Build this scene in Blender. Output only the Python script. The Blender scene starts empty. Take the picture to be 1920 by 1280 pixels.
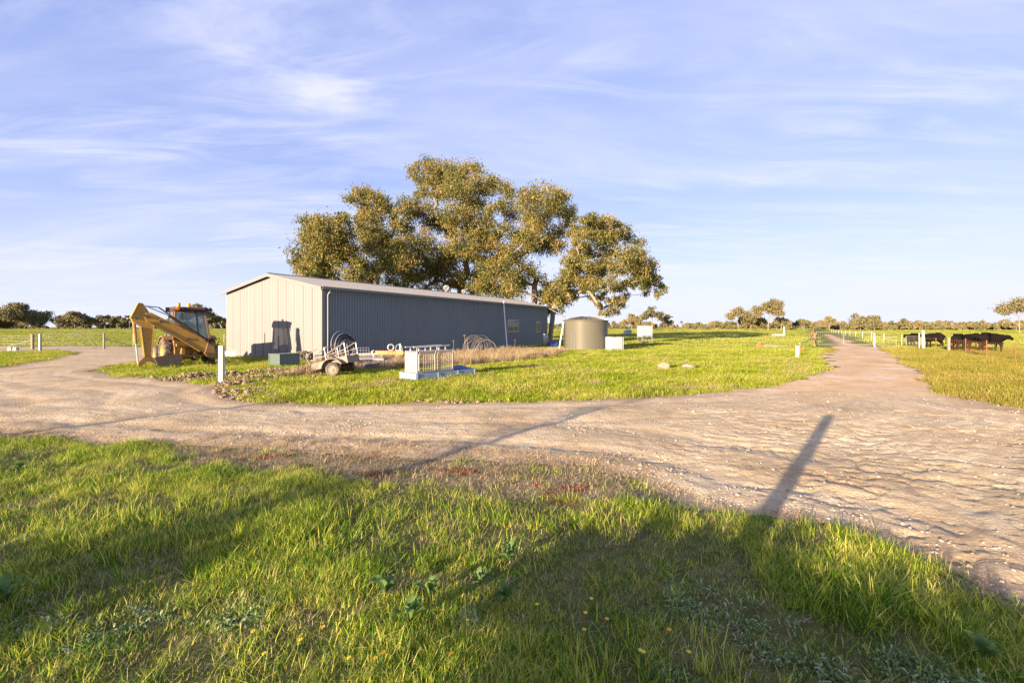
import bpy, bmesh, math, random
import numpy as np
from mathutils import Vector, Matrix
sc = bpy.context.scene
R = math.radians
# ------------------------------------------------------------------ camera
EYE, FPX, HOR = 2.0, 907.0, 613.0
cam = bpy.data.cameras.new('camera'); camo = bpy.data.objects.new('camera', cam)
sc.collection.objects.link(camo); sc.camera = camo
camo.location = (0, 0, EYE); camo.rotation_euler = (R(90), 0, 0)
cam.lens = 36 * FPX / 1920; cam.sensor_width = 36; cam.shift_y = -(640 - HOR) / 1920
cam.clip_start = 0.05; cam.clip_end = 6000
# ------------------------------------------------------------------ world, sun, exposure
SUN_EL = 8.8; SUN_D = (0.61, 0.79)          # the sun's light travels this way over the ground
w = bpy.data.worlds.new('World'); sc.world = w; w.use_nodes = True
nt = w.node_tree; nt.nodes.clear()
def N(t, tree=None, **k):
    n = (tree or nt).nodes.new(t)
    for a, b in k.items(): setattr(n, a, b)
    return n
def LK(a, b, tree=None): (tree or nt).links.new(a, b)
out = N('ShaderNodeOutputWorld'); bg = N('ShaderNodeBackground'); bg.inputs[1].default_value = 0.068
sky = N('ShaderNodeTexSky', sky_type='NISHITA'); sky.sun_disc = False
sky.sun_elevation = R(SUN_EL); sky.sun_rotation = math.atan2(-SUN_D[0], -SUN_D[1])
sky.air_density = 1.0; sky.dust_density = 0.6; sky.ozone_density = 1.6; sky.altitude = 100
tc = N('ShaderNodeTexCoord'); sx = N('ShaderNodeSeparateXYZ'); LK(tc.outputs['Generated'], sx.inputs[0])
def M1(op, a, b=None, c=None, tree=None, clamp=False):
    n = N('ShaderNodeMath', tree, operation=op); n.use_clamp = clamp
    for i, v in enumerate((a, b, c)):
        if v is None: continue
        if isinstance(v, (int, float)): n.inputs[i].default_value = v
        else: LK(v, n.inputs[i], tree)
    return n.outputs[0]
zz = M1('MAXIMUM', sx.outputs['Z'], 0.0)
den = M1('ADD', zz, 0.10)
cx = M1('DIVIDE', sx.outputs['X'], den); cy = M1('DIVIDE', sx.outputs['Y'], den)
cv = N('ShaderNodeCombineXYZ'); LK(cx, cv.inputs[0]); LK(cy, cv.inputs[1])
def cloud(scale, rot, stretch, detail, lo, hi, dist):
    mp = N('ShaderNodeMapping'); mp.inputs['Rotation'].default_value = (0, 0, R(rot)); mp.inputs['Scale'].default_value = stretch
    LK(cv.outputs[0], mp.inputs[0])
    n = N('ShaderNodeTexNoise'); n.inputs['Scale'].default_value = scale; n.inputs['Detail'].default_value = detail
    n.inputs['Roughness'].default_value = 0.62; n.inputs['Distortion'].default_value = dist; LK(mp.outputs[0], n.inputs[0])
    m = N('ShaderNodeMapRange', interpolation_type='SMOOTHSTEP'); m.inputs[1].default_value = lo; m.inputs[2].default_value = hi
    LK(n.outputs[0], m.inputs[0]); return m.outputs[0]
c1 = cloud(0.55, 12, (0.5, 1.7, 1), 9, 0.36, 0.76, 0.8)
c2 = cloud(2.2, -14, (0.45, 1.6, 1), 9, 0.40, 0.70, 1.2)
c3 = cloud(0.8, 35, (0.8, 1.0, 1), 3, 0.38, 0.62, 0.2)
pd = Vector((-340/907, 1.0, 428/907)).normalized()
vd = N('ShaderNodeVectorMath', operation='SUBTRACT'); LK(tc.outputs['Generated'], vd.inputs[0]); vd.inputs[1].default_value = pd
vm = N('ShaderNodeVectorMath', operation='MULTIPLY'); LK(vd.outputs[0], vm.inputs[0]); vm.inputs[1].default_value = (9.0, 9.0, 22.0)
vl = N('ShaderNodeVectorMath', operation='LENGTH'); LK(vm.outputs[0], vl.inputs[0])
pf = N('ShaderNodeTexNoise'); pf.inputs['Scale'].default_value = 26; pf.inputs['Detail'].default_value = 6; LK(tc.outputs['Generated'], pf.inputs[0])
pm = N('ShaderNodeMapRange', interpolation_type='SMOOTHSTEP'); pm.inputs[1].default_value = 1.35; pm.inputs[2].default_value = .25
LK(M1('ADD', vl.outputs['Value'], M1('MULTIPLY', pf.outputs[0], .55)), pm.inputs[0])
cm = M1('ADD', M1('MULTIPLY_ADD', pm.outputs[0], .5, M1('MULTIPLY', c1, 0.66)), M1('MULTIPLY', M1('MULTIPLY', c2, c3), 0.55), clamp=True)
tint = N('ShaderNodeMix', data_type='RGBA', blend_type='MULTIPLY'); tint.inputs[0].default_value = 1
LK(sky.outputs[0], tint.inputs[6]); tint.inputs[7].default_value = (1.9, 1.62, 1.62, 1)
# pale milky air towards the horizon all round
hz = M1('POWER', M1('SUBTRACT', 1.0, zz, clamp=True), 7.5)
bl = N('ShaderNodeMix', data_type='RGBA'); bl.inputs[0].default_value = 0.75; LK(tint.outputs[2], bl.inputs[6]); bl.inputs[7].default_value = (1.42, 1.85, 3.9, 1)
hm = N('ShaderNodeMix', data_type='RGBA'); LK(M1('MULTIPLY', hz, 0.95), hm.inputs[0]); LK(bl.outputs[2], hm.inputs[6])
hm.inputs[7].default_value = (3.75, 4.05, 4.85, 1)
mx = N('ShaderNodeMix', data_type='RGBA'); LK(M1('MULTIPLY', cm, 0.85), mx.inputs[0]); LK(hm.outputs[2], mx.inputs[6])
mx.inputs[7].default_value = (4.0, 4.05, 5.0, 1)
LK(mx.outputs[2], bg.inputs[0]); LK(bg.outputs[0], out.inputs[0])
sun = bpy.data.lights.new('sun', 'SUN'); suno = bpy.data.objects.new('sun', sun); sc.collection.objects.link(suno)
sun.energy = 5.0; sun.angle = R(0.5); sun.color = (1.0, 0.79, 0.57)
el = R(SUN_EL)
suno.rotation_euler = Vector((SUN_D[0]*math.cos(el), SUN_D[1]*math.cos(el), -math.sin(el))).to_track_quat('-Z', 'Y').to_euler()
suno.location = (-40, -50, 20)
vs = sc.view_settings; vs.view_transform = 'Standard'; vs.look = 'None'; vs.gamma = 1; vs.exposure = 1.8
sc.cycles.max_bounces = 6; sc.cycles.transparent_max_bounces = 8
# ------------------------------------------------------------------ helpers
def G(px, py, z=0.0):                      # the ground point the photograph shows at a pixel
    d = (EYE - z) * FPX / (py - HOR); return ((px - 960) / FPX * d, d)
def AT(px, py, d): return ((px - 960) / FPX * d, d, EYE + (HOR - py) / FPX * d)
rng = np.random.default_rng(7); rnd = random.Random(5)
COL = sc.collection
def vnoise(x, y, s=0):
    x = np.asarray(x, float); y = np.asarray(y, float)
    xi = np.floor(x).astype(np.int64); yi = np.floor(y).astype(np.int64); fx = x - xi; fy = y - yi
    fx = fx*fx*(3-2*fx); fy = fy*fy*(3-2*fy)
    def h(a, b):
        n = (a*374761393 + b*668265263 + s*1442695041) & 0x7fffffff
        n = ((n ^ (n >> 13)) * 1274126177) & 0x7fffffff
        return ((n ^ (n >> 16)) & 0xffff) / 65535.0
    return (h(xi,yi)*(1-fx)+h(xi+1,yi)*fx)*(1-fy) + (h(xi,yi+1)*(1-fx)+h(xi+1,yi+1)*fx)*fy
def fbm(x, y, s=0, o=4):
    t = 0; a = .5; f = 1.0
    for k in range(o): t = t + a*vnoise(np.asarray(x)*f, np.asarray(y)*f, s+k*17); a *= .5; f *= 2.03
    return t
class MB:
    def __init__(s): s.v = []; s.f = []
    def add(s, vs, fs):
        b = len(s.v); s.v += [tuple(v) for v in vs]; s.f += [tuple(b+i for i in f) for f in fs]; return s
    def box(s, lo, hi, M=None):
        x0,y0,z0 = lo; x1,y1,z1 = hi
        vs = [Vector(p) for p in ((x0,y0,z0),(x1,y0,z0),(x1,y1,z0),(x0,y1,z0),(x0,y0,z1),(x1,y0,z1),(x1,y1,z1),(x0,y1,z1))]
        if M is not None: vs = [M @ p for p in vs]
        return s.add(vs, [(3,2,1,0),(4,5,6,7),(0,1,5,4),(1,2,6,5),(2,3,7,6),(3,0,4,7)])
    def path(s, pts, rad, n=6, closed=False, caps=True):
        pts = [Vector(p) for p in pts]; k = len(pts)
        rad = rad if hasattr(rad, '__len__') else [rad]*k
        b = len(s.v); prev = None
        for i, p in enumerate(pts):
            if closed: t = pts[(i+1) % k] - pts[i-1]
            else: t = pts[min(i+1,k-1)] - pts[max(i-1,0)]
            t.normalize()
            if prev is None:
                a = Vector((0,0,1)) if abs(t.z) < .9 else Vector((1,0,0)); u = t.cross(a).normalized()
            else:
                u = (prev - t*prev.dot(t))
                u = u.normalized() if u.length > 1e-6 else t.orthogonal().normalized()
            prev = u; v = t.cross(u)
            for j in range(n):
                c = 2*math.pi*j/n + math.pi/n
                s.v.append(tuple(p + (u*math.cos(c) + v*math.sin(c))*rad[i]))
        for i in range(k if closed else k-1):
            i2 = (i+1) % k
            for j in range(n):
                s.f.append((b+i*n+j, b+i*n+(j+1)%n, b+i2*n+(j+1)%n, b+i2*n+j))
        if caps and not closed:
            s.f.append(tuple(b+j for j in range(n))[::-1]); s.f.append(tuple(b+(k-1)*n+j for j in range(n)))
        return s
    def tube(s, a, b, r, r2=None, n=6): return s.path([a, b], [r, r if r2 is None else r2], n)
    def bar(s, a, b, w_, h_, up=(0,0,1)):
        a = Vector(a); b = Vector(b); t = b - a; L = t.length; t.normalize(); up = Vector(up)
        u = t.cross(up); u = u.normalized() if u.length > 1e-5 else t.orthogonal().normalized(); v = u.cross(t)
        M = Matrix((( t.x,u.x,v.x,a.x),(t.y,u.y,v.y,a.y),(t.z,u.z,v.z,a.z),(0,0,0,1)))
        return s.box((0,-w_/2,-h_/2),(L,w_/2,h_/2), M)
    def lathe(s, prof, n=24, c=(0,0,0), axis='z', a0=0, a1=2*math.pi):
        b = len(s.v); full = abs(a1-a0-2*math.pi) < 1e-6; m = n if full else n+1
        for r, z in prof:
            for j in range(m):
                t = a0 + (a1-a0)*j/n; x, y = r*math.cos(t), r*math.sin(t)
                p = (x,y,z) if axis == 'z' else ((z,x,y) if axis == 'x' else (y,z,x))
                s.v.append((c[0]+p[0], c[1]+p[1], c[2]+p[2]))
        for i in range(len(prof)-1):
            for j in range(n):
                j2 = (j+1) % m if full else j+1
                s.f.append((b+i*m+j, b+i*m+j2, b+(i+1)*m+j2, b+(i+1)*m+j))
        return s
    def prism(s, pts, d0, d1, plane='yz'):
        k = len(pts)
        def P(a, b_, d): return {'yz': (d,a,b_), 'xz': (a,d,b_), 'xy': (a,b_,d)}[plane]
        vs = [P(a,b_,d0) for a,b_ in pts] + [P(a,b_,d1) for a,b_ in pts]
        fs = [tuple(range(k)), tuple(range(2*k-1,k-1,-1))] + [(i, k+i, k+(i+1)%k, (i+1)%k) for i in range(k)]
        return s.add(vs, fs)
    def build(s, name, m, parent=None, loc=None, rz=0, smooth=False, bevel=0):
        me = bpy.data.meshes.new(name); me.from_pydata(s.v, [], s.f); me.update()
        bm = bmesh.new(); bm.from_mesh(me); bmesh.ops.recalc_face_normals(bm, faces=bm.faces); bm.to_mesh(me); bm.free()
        if smooth: me.polygons.foreach_set('use_smooth', [True]*len(me.polygons))
        return link(name, me, m, parent, loc, rz, bevel)
def link(name, me, m, parent=None, loc=None, rz=0, bevel=0):
    o = bpy.data.objects.new(name, me); COL.objects.link(o)
    if m is not None and len(me.materials) == 0: me.materials.append(m)
    if parent is not None: o.parent = parent
    if loc is not None: o.location = loc
    o.rotation_euler = (0,0,rz)
    if bevel:
        b = o.modifiers.new('bevel', 'BEVEL'); b.width = bevel; b.segments = 2; b.limit_method = 'ANGLE'
    return o
def tag(o, label=None, cat=None, group=None, kind=None):
    for k, v in (('label',label),('category',cat),('group',group),('kind',kind)):
        if v: o[k] = v
    return o
def empty(name, loc, rz, label, cat, group=None):
    o = bpy.data.objects.new(name, None); COL.objects.link(o); o.location = loc; o.rotation_euler = (0,0,rz); o.empty_display_size = .2
    return tag(o, label, cat, group)
def copy_tree(o, parent=None):
    c = o.copy(); COL.objects.link(c); c.parent = parent
    for ch in [x for x in o.children]: copy_tree(ch, c)
    return c
def np_mesh(name, V, quads=None, tris=None, smooth=False):
    me = bpy.data.meshes.new(name); V = np.asarray(V, np.float32)
    me.vertices.add(len(V)); me.vertices.foreach_set('co', V.ravel())
    parts = []; tot = []
    if quads is not None and len(quads): parts.append(np.asarray(quads, np.int32).ravel()); tot += [4]*len(quads)
    if tris is not None and len(tris): parts.append(np.asarray(tris, np.int32).ravel()); tot += [3]*len(tris)
    L = np.concatenate(parts); tot = np.array(tot, np.int32); st = np.concatenate([[0], np.cumsum(tot)[:-1]]).astype(np.int32)
    me.loops.add(len(L)); me.loops.foreach_set('vertex_index', L)
    me.polygons.add(len(tot)); me.polygons.foreach_set('loop_start', st); me.polygons.foreach_set('loop_total', tot)
    if smooth: me.polygons.foreach_set('use_smooth', np.ones(len(tot), bool))
    me.update(calc_edges=True); me.validate(); return me
# ------------------------------------------------------------------ materials
def new_mat(name):
    m = bpy.data.materials.new(name); m.use_nodes = True; t = m.node_tree
    return m, t, t.nodes['Principled BSDF']
def ramp(t, fac, stops):
    r = t.nodes.new('ShaderNodeValToRGB'); e = r.color_ramp.elements
    while len(e) < len(stops): e.new(.5)
    for k, (p, c) in enumerate(stops): e[k].position = p; e[k].color = (*c, 1)
    t.links.new(fac, r.inputs[0]); return r.outputs[0]
def noise(t, scale, detail=4, rough=.55, vec=None, dist=0):
    n = t.nodes.new('ShaderNodeTexNoise'); n.inputs['Scale'].default_value = scale; n.inputs['Detail'].default_value = detail
    n.inputs['Roughness'].default_value = rough; n.inputs['Distortion'].default_value = dist
    if vec is not None: t.links.new(vec, n.inputs[0])
    return n.outputs[0]
def mixc(t, f, a, b, bt='MIX'):
    n = t.nodes.new('ShaderNodeMix'); n.data_type = 'RGBA'; n.blend_type = bt
    for i, v in ((0,f),(6,a),(7,b)):
        if isinstance(v, (int,float)): n.inputs[i].default_value = v
        elif isinstance(v, tuple): n.inputs[i].default_value = (*v, 1)
        else: t.links.new(v, n.inputs[i])
    return n.outputs[2]
def bump(t, h, p, strength=.5, dist=.02):
    b = t.nodes.new('ShaderNodeBump'); b.inputs['Strength'].default_value = strength; b.inputs['Distance'].default_value = dist
    t.links.new(h, b.inputs['Height']); t.links.new(b.outputs[0], p.inputs['Normal'])
def mat(name, col, rough=.6, metal=0, var=.25, scale=3, bmp=0, dirt=None, dirt_amt=.5, dscale=2.0, spec=.4):
    m, t, p = new_mat(name); g = t.nodes.new('ShaderNodeTexCoord')
    n = noise(t, scale, 5, .6, g.outputs['Object'])
    c = mixc(t, n, tuple(x*(1-var) for x in col), tuple(min(1, x*(1+var)) for x in col))
    if dirt:
        k = ramp(t, noise(t, dscale, 8, .68, g.outputs['Object'], .4), [(.50-.2*dirt_amt, (0,0,0)), (.80-.15*dirt_amt, (1,1,1))])
        c = mixc(t, k, c, dirt)
    t.links.new(c, p.inputs['Base Color']); p.inputs['Roughness'].default_value = rough; p.inputs['Metallic'].default_value = metal
    p.inputs['Specular IOR Level'].default_value = spec
    if bmp: bump(t, noise(t, scale*6, 4, .6, g.outputs['Object']), p, bmp, .01)
    return m
def leafy(name, stops, scale=.5, transl=.25, rough=.7, fine=.5):
    m, t, p = new_mat(name); g = t.nodes.new('ShaderNodeNewGeometry')
    n = noise(t, scale, 4, .6, g.outputs['Position'])
    mm = t.nodes.new('ShaderNodeMath'); mm.operation = 'MULTIPLY_ADD'; t.links.new(g.outputs['Random Per Island'], mm.inputs[0])
    mm.inputs[1].default_value = fine; 
    s2 = t.nodes.new('ShaderNodeMath'); s2.operation = 'SUBTRACT'; t.links.new(n, s2.inputs[0]); s2.inputs[1].default_value = fine*.5
    t.links.new(s2.outputs[0], mm.inputs[2])
    c = ramp(t, mm.outputs[0], stops)
    t.links.new(c, p.inputs['Base Color']); p.inputs['Roughness'].default_value = rough; p.inputs['Specular IOR Level'].default_value = .25
    tr = t.nodes.new('ShaderNodeBsdfTranslucent'); t.links.new(c, tr.inputs[0])
    ms = t.nodes.new('ShaderNodeMixShader'); ms.inputs[0].default_value = transl
    t.links.new(p.outputs[0], ms.inputs[1]); t.links.new(tr.outputs[0], ms.inputs[2])
    t.links.new(ms.outputs[0], t.nodes['Material Output'].inputs[0]); return m
MT = {}
MT['grass'] = leafy('grass_near', [(.26,(.06,.15,.008)),(.40,(.23,.39,.014)),(.52,(.45,.54,.024)),(.70,(.64,.57,.15))], 1.1, .45, fine=.75)
MT['lawn'] = leafy('grass_lawn', [(.25,(.11,.19,.010)),(.42,(.26,.33,.014)),(.57,(.41,.42,.024)),(.74,(.52,.44,.14))], .4, .4)
MT['field'] = leafy('grass_field', [(.2,(.15,.20,.025)),(.42,(.27,.30,.035)),(.6,(.36,.36,.055)),(.85,(.45,.41,.13))], .03, .3)
MT['verge'] = leafy('grass_verge', [(.2,(.13,.15,.02)),(.45,(.25,.23,.03)),(.65,(.33,.26,.05)),(.85,(.40,.28,.10))], .3, .3)
MT['dry'] = leafy('grass_dry', [(.2,(.20,.13,.07)),(.5,(.36,.26,.14)),(.8,(.52,.41,.26))], .8, .25)
MT['red'] = leafy('succulent_red', [(.2,(.13,.03,.025)),(.5,(.24,.07,.05)),(.8,(.28,.15,.08))], 2, .2)
MT['weed'] = leafy('weed_leaf', [(.2,(.06,.12,.03)),(.5,(.10,.18,.045)),(.8,(.16,.23,.07))], 12, .3, .75)
MT['silver'] = leafy('weed_silver', [(.2,(.08,.14,.03)),(.5,(.18,.25,.075)),(.8,(.40,.42,.22))], 3, .2, .6)
MT['petal'] = mat('petal_yellow', (.75,.55,.04), .6)
MT['gum'] = leafy('gum_leaf', [(.25,(.055,.075,.018)),(.42,(.145,.150,.034)),(.58,(.245,.21,.048)),(.8,(.37,.245,.08))], .3, .35, .55, .6)
MT['gumfar'] = leafy('gum_leaf_far', [(.2,(.07,.08,.038)),(.42,(.14,.13,.055)),(.6,(.21,.175,.07)),(.85,(.28,.20,.09))], .05, .15, .6, .6)
MT['shrub'] = leafy('shrub_leaf', [(.2,(.04,.07,.02)),(.8,(.09,.13,.03))], 1, .2)
MT['bark'] = mat('gum_bark', (.22,.17,.125), .9, 0, .45, 1.2, .5, (.34,.275,.21), .5, .7)
MT['barkd'] = mat('gum_bark_dark', (.20,.15,.11), .9, 0, .45, 1.2, .5, (.45,.36,.28), .5, .6)
MT['shedw'] = mat('cladding_grey_shaded', (.165,.19,.205), .55, .0, .05, .6, 0, (.15,.17,.175), .35, .5)  # cooler copy of the one shed colour, toned for the shaded walls
MT['gable'] = mat('cladding_grey_sunlit', (.185,.172,.168), .5, .0, .06, .5, 0, (.175,.165,.155), .4, .6)  # warmer copy of the same shed colour, toned for the sunlit gable
MT['roof'] = mat('roof_cladding', (.15,.148,.15), .5, .0, .06, .6)
MT['trim'] = mat('flashing_grey', (.19,.185,.18), .45, .1, .06, 1)
MT['slab'] = mat('concrete', (.36,.34,.31), .9, 0, .2, 2, .3)
MT['alu'] = mat('aluminium_frame', (.40,.39,.37), .4, .3, .06)
def glass(name, col, rough=.05, alpha=None):
    m, t, p = new_mat(name); p.inputs['Base Color'].default_value = (*col, 1); p.inputs['Roughness'].default_value = rough
    p.inputs['Specular IOR Level'].default_value = .8
    if alpha is not None:
        p.inputs['Alpha'].default_value = alpha
    return m
MT['pane'] = glass('window_glass', (.015,.018,.022))
MT['cabglass'] = glass('cab_glass', (.10,.16,.17), .06, .42)
MT['white'] = mat('white_paint', (.50,.49,.47), .5, 0, .05, 3, 0, (.36,.33,.28), .3, 4)
MT['cream'] = mat('cage_cream_paint', (.36,.34,.30), .5, 0, .06, 3, 0, (.45,.30,.2), .25, 5)
MT['pvc'] = mat('pvc_pipe', (.72,.73,.74), .4, 0, .04)
MT['poly'] = mat('white_polyethylene', (.42,.42,.41), .45, 0, .06, 2)
MT['galv'] = mat('galvanised_steel', (.34,.345,.345), .45, .45, .14, 5, 0, (.30,.24,.18), .15, 4)
MT['galvd'] = mat('galvanised_dull', (.36,.37,.37), .55, .4, .15, 5)
MT['greengate'] = mat('dark_green_paint', (.04,.06,.05), .6)
MT['rust'] = mat('rusty_steel', (.26,.11,.05), .85, 0, .4, 8, .3)
MT['rustwood'] = mat('redgum_timber', (.30,.13,.06), .9, 0, .35, 7, .4)
MT['wood'] = mat('weathered_timber', (.24,.20,.165), .9, 0, .3, 6, .4)
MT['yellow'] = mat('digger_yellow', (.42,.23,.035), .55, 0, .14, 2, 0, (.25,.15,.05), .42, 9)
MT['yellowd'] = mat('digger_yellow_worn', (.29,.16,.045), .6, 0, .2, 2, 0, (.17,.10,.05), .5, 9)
MT['steel'] = mat('worn_steel', (.10,.085,.07), .55, .4, .3, 5, .2, (.17,.11,.06), .4, 4)
MT['chrome'] = mat('ram_rod', (.7,.7,.7), .2, .9, .03)
MT['rubber'] = mat('tyre_rubber', (.055,.048,.042), .85, 0, .25, 6, .2, (.22,.16,.11), .55, 6)
MT['black'] = mat('black_plastic', (.018,.019,.022), .5, 0, .2)
MT['cabroof'] = mat('cab_roof_brown', (.085,.033,.02), .6, 0, .25, 4, 0, (.08,.05,.035), .4, 4)
MT['cabpost'] = mat('cab_post_brown', (.20,.11,.065), .6, 0, .2, 4)
MT['orange'] = mat('beacon_orange', (.85,.22,.01), .35, 0, .05)
MT['orangebeam'] = mat('orange_steel', (.62,.20,.055), .6, 0, .12, 4, 0, (.30,.12,.05), .3, 6)
MT['seat'] = mat('seat_vinyl', (.02,.025,.04), .5)
MT['tank'] = mat('tank_sheeting', (.135,.125,.09), .42, .1, .05, .8)
MT['bed'] = mat('garden_bed_green', (.135,.175,.15), .45, .1, .06, 2)
MT['blue'] = mat('blue_tray', (.20,.30,.42), .6, 0, .16, 4, 0, (.24,.20,.17), .28, 5)
MT['bluetarp'] = mat('blue_tarp', (.035,.075,.22), .5, 0, .3, 4)
MT['bluebarrel'] = mat('blue_plastic', (.03,.06,.28), .4, 0, .1)
MT['bluesteel'] = mat('blue_grey_steel', (.16,.20,.29), .5, .1, .2, 4, 0, (.20,.13,.09), .25, 5)
MT['paleblue'] = mat('pale_sheet', (.42,.47,.52), .5, .1, .12, 3)
MT['trailer'] = mat('trailer_faded_paint', (.25,.215,.17), .7, 0, .2, 3, .2, (.15,.08,.045), .42, 5)
MT['rock'] = mat('sandstone', (.27,.215,.15), .9, 0, .18, 5, .5)
MT['stone'] = mat('limestone', (.40,.37,.33), .9, 0, .2, 6, .4)
MT['gravel'] = leafy('gravel_stone', [(.2,(.20,.15,.10)),(.5,(.31,.245,.175)),(.8,(.42,.355,.28))], 3, 0.0, .9, .6)
MT['clod'] = leafy('soil_clod', [(.2,(.10,.06,.035)),(.5,(.18,.115,.07)),(.8,(.28,.20,.13))], 2, 0.0, .95, .5)
MT['hide'] = mat('black_hide', (.006,.005,.0045), .8, 0, .4, 3, .2, (.016,.009,.006), .4, 2, spec=.08)
MT['gate'] = mat('gate_steel', (.14,.145,.15), .5, .3, .1, 4)
MT['tub'] = mat('old_white_tub', (.60,.57,.56), .6, 0, .08, 3)
# ------------------------------------------------------------------ ground and road
ROADPX = [(-300,712),(0,690),(90,674),(150,662),(100,656.5),(0,660),(-200,665),(-200,652),(0,650.5),(60,651),(130,648.5),(250,650),(345,651),
 (345,658),(330,668),(250,683),(205,689),(165,697),(230,706),(300,712),(350,714),(410,723),(428,743),(480,752),(640,757),(800,755),(1000,752),(1140,748),(1300,740),
 (1420,727),(1500,712),(1545,695),(1551,681),(1538,668),(1564,655),(1551,640),(1539,628),(1533,621),(1531,616.2),(1536,616.2),(1548,621),(1580,632),(1640,650),
 (1685,670),(1730,700),(1760,735),(1850,755),(1920,772),(2100,800),(2100,1210),(1920,1122),(1800,1078),(1700,1040),(1600,1004),(1500,976),(1400,962),(1290,948),
 (1200,904),(1100,880),(950,868),(800,858),(640,851),(400,838),(200,826),(0,812),(-300,805)]
ROAD = np.array([G(*p) for p in ROADPX])
def poly_sd(x, y, P):
    x = np.asarray(x, float); y = np.asarray(y, float); ins = np.zeros(x.shape, bool); dm = np.full(x.shape, 1e9)
    for i in range(len(P)):
        ax, ay = P[i]; bx, by = P[(i+1) % len(P)]
        ex, ey = bx-ax, by-ay; t = np.clip(((x-ax)*ex + (y-ay)*ey)/(ex*ex+ey*ey+1e-12), 0, 1)
        dm = np.minimum(dm, (x-ax-t*ex)**2 + (y-ay-t*ey)**2)
        c = ((ay > y) != (by > y))
        ins ^= c & (x < (bx-ax)*(y-ay)/((by-ay) if by != ay else 1e-9) + ax)
    return np.where(ins, 1, -1)*np.sqrt(dm)
def road_sd(x, y):
    s = poly_sd(x, y, ROAD)
    a = np.clip(np.asarray(y)/30, .12, 1.0)
    return s + (fbm(np.asarray(x)*1.1, np.asarray(y)*1.1, 3)-.47)*1.1*a*1.6 + (vnoise(np.asarray(x)*6, np.asarray(y)*6, 9)-.5)*.12
def relief(x, y):
    x = np.asarray(x, float); y = np.asarray(y, float); k = np.clip(1.5-np.hypot(x, y)/60, 0, 1)
    return ((fbm(x*.35, y*.35, 21)-.47)*.16 + (fbm(x*1.7, y*1.7, 22)-.47)*.05)*k
def bedline(n): return n
def ground_z(x, y):
    s = road_sd(x, y)
    return relief(x, y) - .08*np.clip((s-.05)/.5, 0, 1)
def gsp(a, b, step, grow):
    o = [a]; 
    while o[-1] < b: o.append(o[-1] + step); step *= grow
    return o
ys = sorted(set([-v for v in gsp(0, 1500, .6, 1.16)] + gsp(0, 16, .16, 1.0) + gsp(16.2, 4200, .25, 1.035)))
xs = gsp(0, 14, .2, 1.0) + gsp(14.2, 4200, .22, 1.05); xs = sorted(set([-v for v in xs] + xs))
X, Y = np.meshgrid(xs, ys); nx, ny = len(xs), len(ys)
Zg = ground_z(X, Y); idx = np.arange(nx*ny).reshape(ny, nx)
q = np.stack([idx[:-1,:-1], idx[:-1,1:], idx[1:,1:], idx[1:,:-1]], -1).reshape(-1, 4)
gme = np_mesh('ground', np.stack([X, Y, Zg], -1).reshape(-1, 3), q, smooth=True)
STRAW = np.array([G(*p) for p in [(380,812),(640,826),(900,842),(1150,862),(1240,935),(1120,952),(1000,938),(850,915),(640,895),(450,872),(300,857),(330,826)]])
def straw_m(x, y): return np.clip(poly_sd(x, y, STRAW)/.35 + .7 + (fbm(np.asarray(x)*2, np.asarray(y)*2, 5)-.47)*2.2, 0, 1)
JUNK = np.array([G(*p) for p in [(560,705),(700,692),(760,690),(900,684),(1000,672),(1060,660),(960,655),(820,668),(660,672),(600,690)]])
def junk_m(x, y): return np.clip(poly_sd(x, y, JUNK)/1.2 + .5 + (fbm(np.asarray(x)*.8, np.asarray(y)*.8, 6)-.47)*2, 0, 1)
soil = np.clip(np.clip((12-Y)/3, 0, 1)*.75 + straw_m(X, Y)*.25*(Y > 0), 0, 1)
dry = np.clip(straw_m(X, Y)*(Y < 12) + junk_m(X, Y)*(Y > 12)*.8 + np.clip(road_sd(X, Y)/.6+1, 0, 1)*(Y < 60)*.8, 0, 1)
for nm, arr in (('soil', soil), ('dry', dry)):
    a = gme.attributes.new(nm, 'FLOAT', 'POINT'); a.data.foreach_set('value', arr.astype(np.float32).ravel())
m, t, p = new_mat('ground_soil_and_turf'); g = t.nodes.new('ShaderNodeNewGeometry')
def attr(t, nm):
    a = t.nodes.new('ShaderNodeAttribute'); a.attribute_name = nm; return a.outputs['Fac']
turf = ramp(t, noise(t, .05, 6, .65, g.outputs['Position']), [(.3,(.10,.14,.022)),(.5,(.18,.20,.03)),(.7,(.25,.235,.055))])
turf2 = mixc(t, noise(t, 6, 4, .6, g.outputs['Position']), (.06,.10,.015), (.22,.24,.04))
turf = mixc(t, .35, turf, turf2)
soilc = ramp(t, noise(t, 5, 7, .65, g.outputs['Position']), [(.3,(.06,.07,.018)),(.5,(.13,.125,.04)),(.7,(.24,.185,.09))])
dryc = ramp(t, noise(t, 9, 7, .7, g.outputs['Position']), [(.3,(.19,.125,.075)),(.5,(.33,.245,.155)),(.7,(.47,.38,.26))])
c = mixc(t, attr(t, 'soil'), turf, soilc); c = mixc(t, attr(t, 'dry'), c, dryc)
t.links.new(c, p.inputs['Base Color']); p.inputs['Roughness'].default_value = .95; p.inputs['Specular IOR Level'].default_value = .1
bump(t, noise(t, 14, 6, .7, g.outputs['Position']), p, .9, .05)
tag(link('ground', gme, m), 'grassy paddock ground reaching to the horizon', None, None, 'structure')
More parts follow.
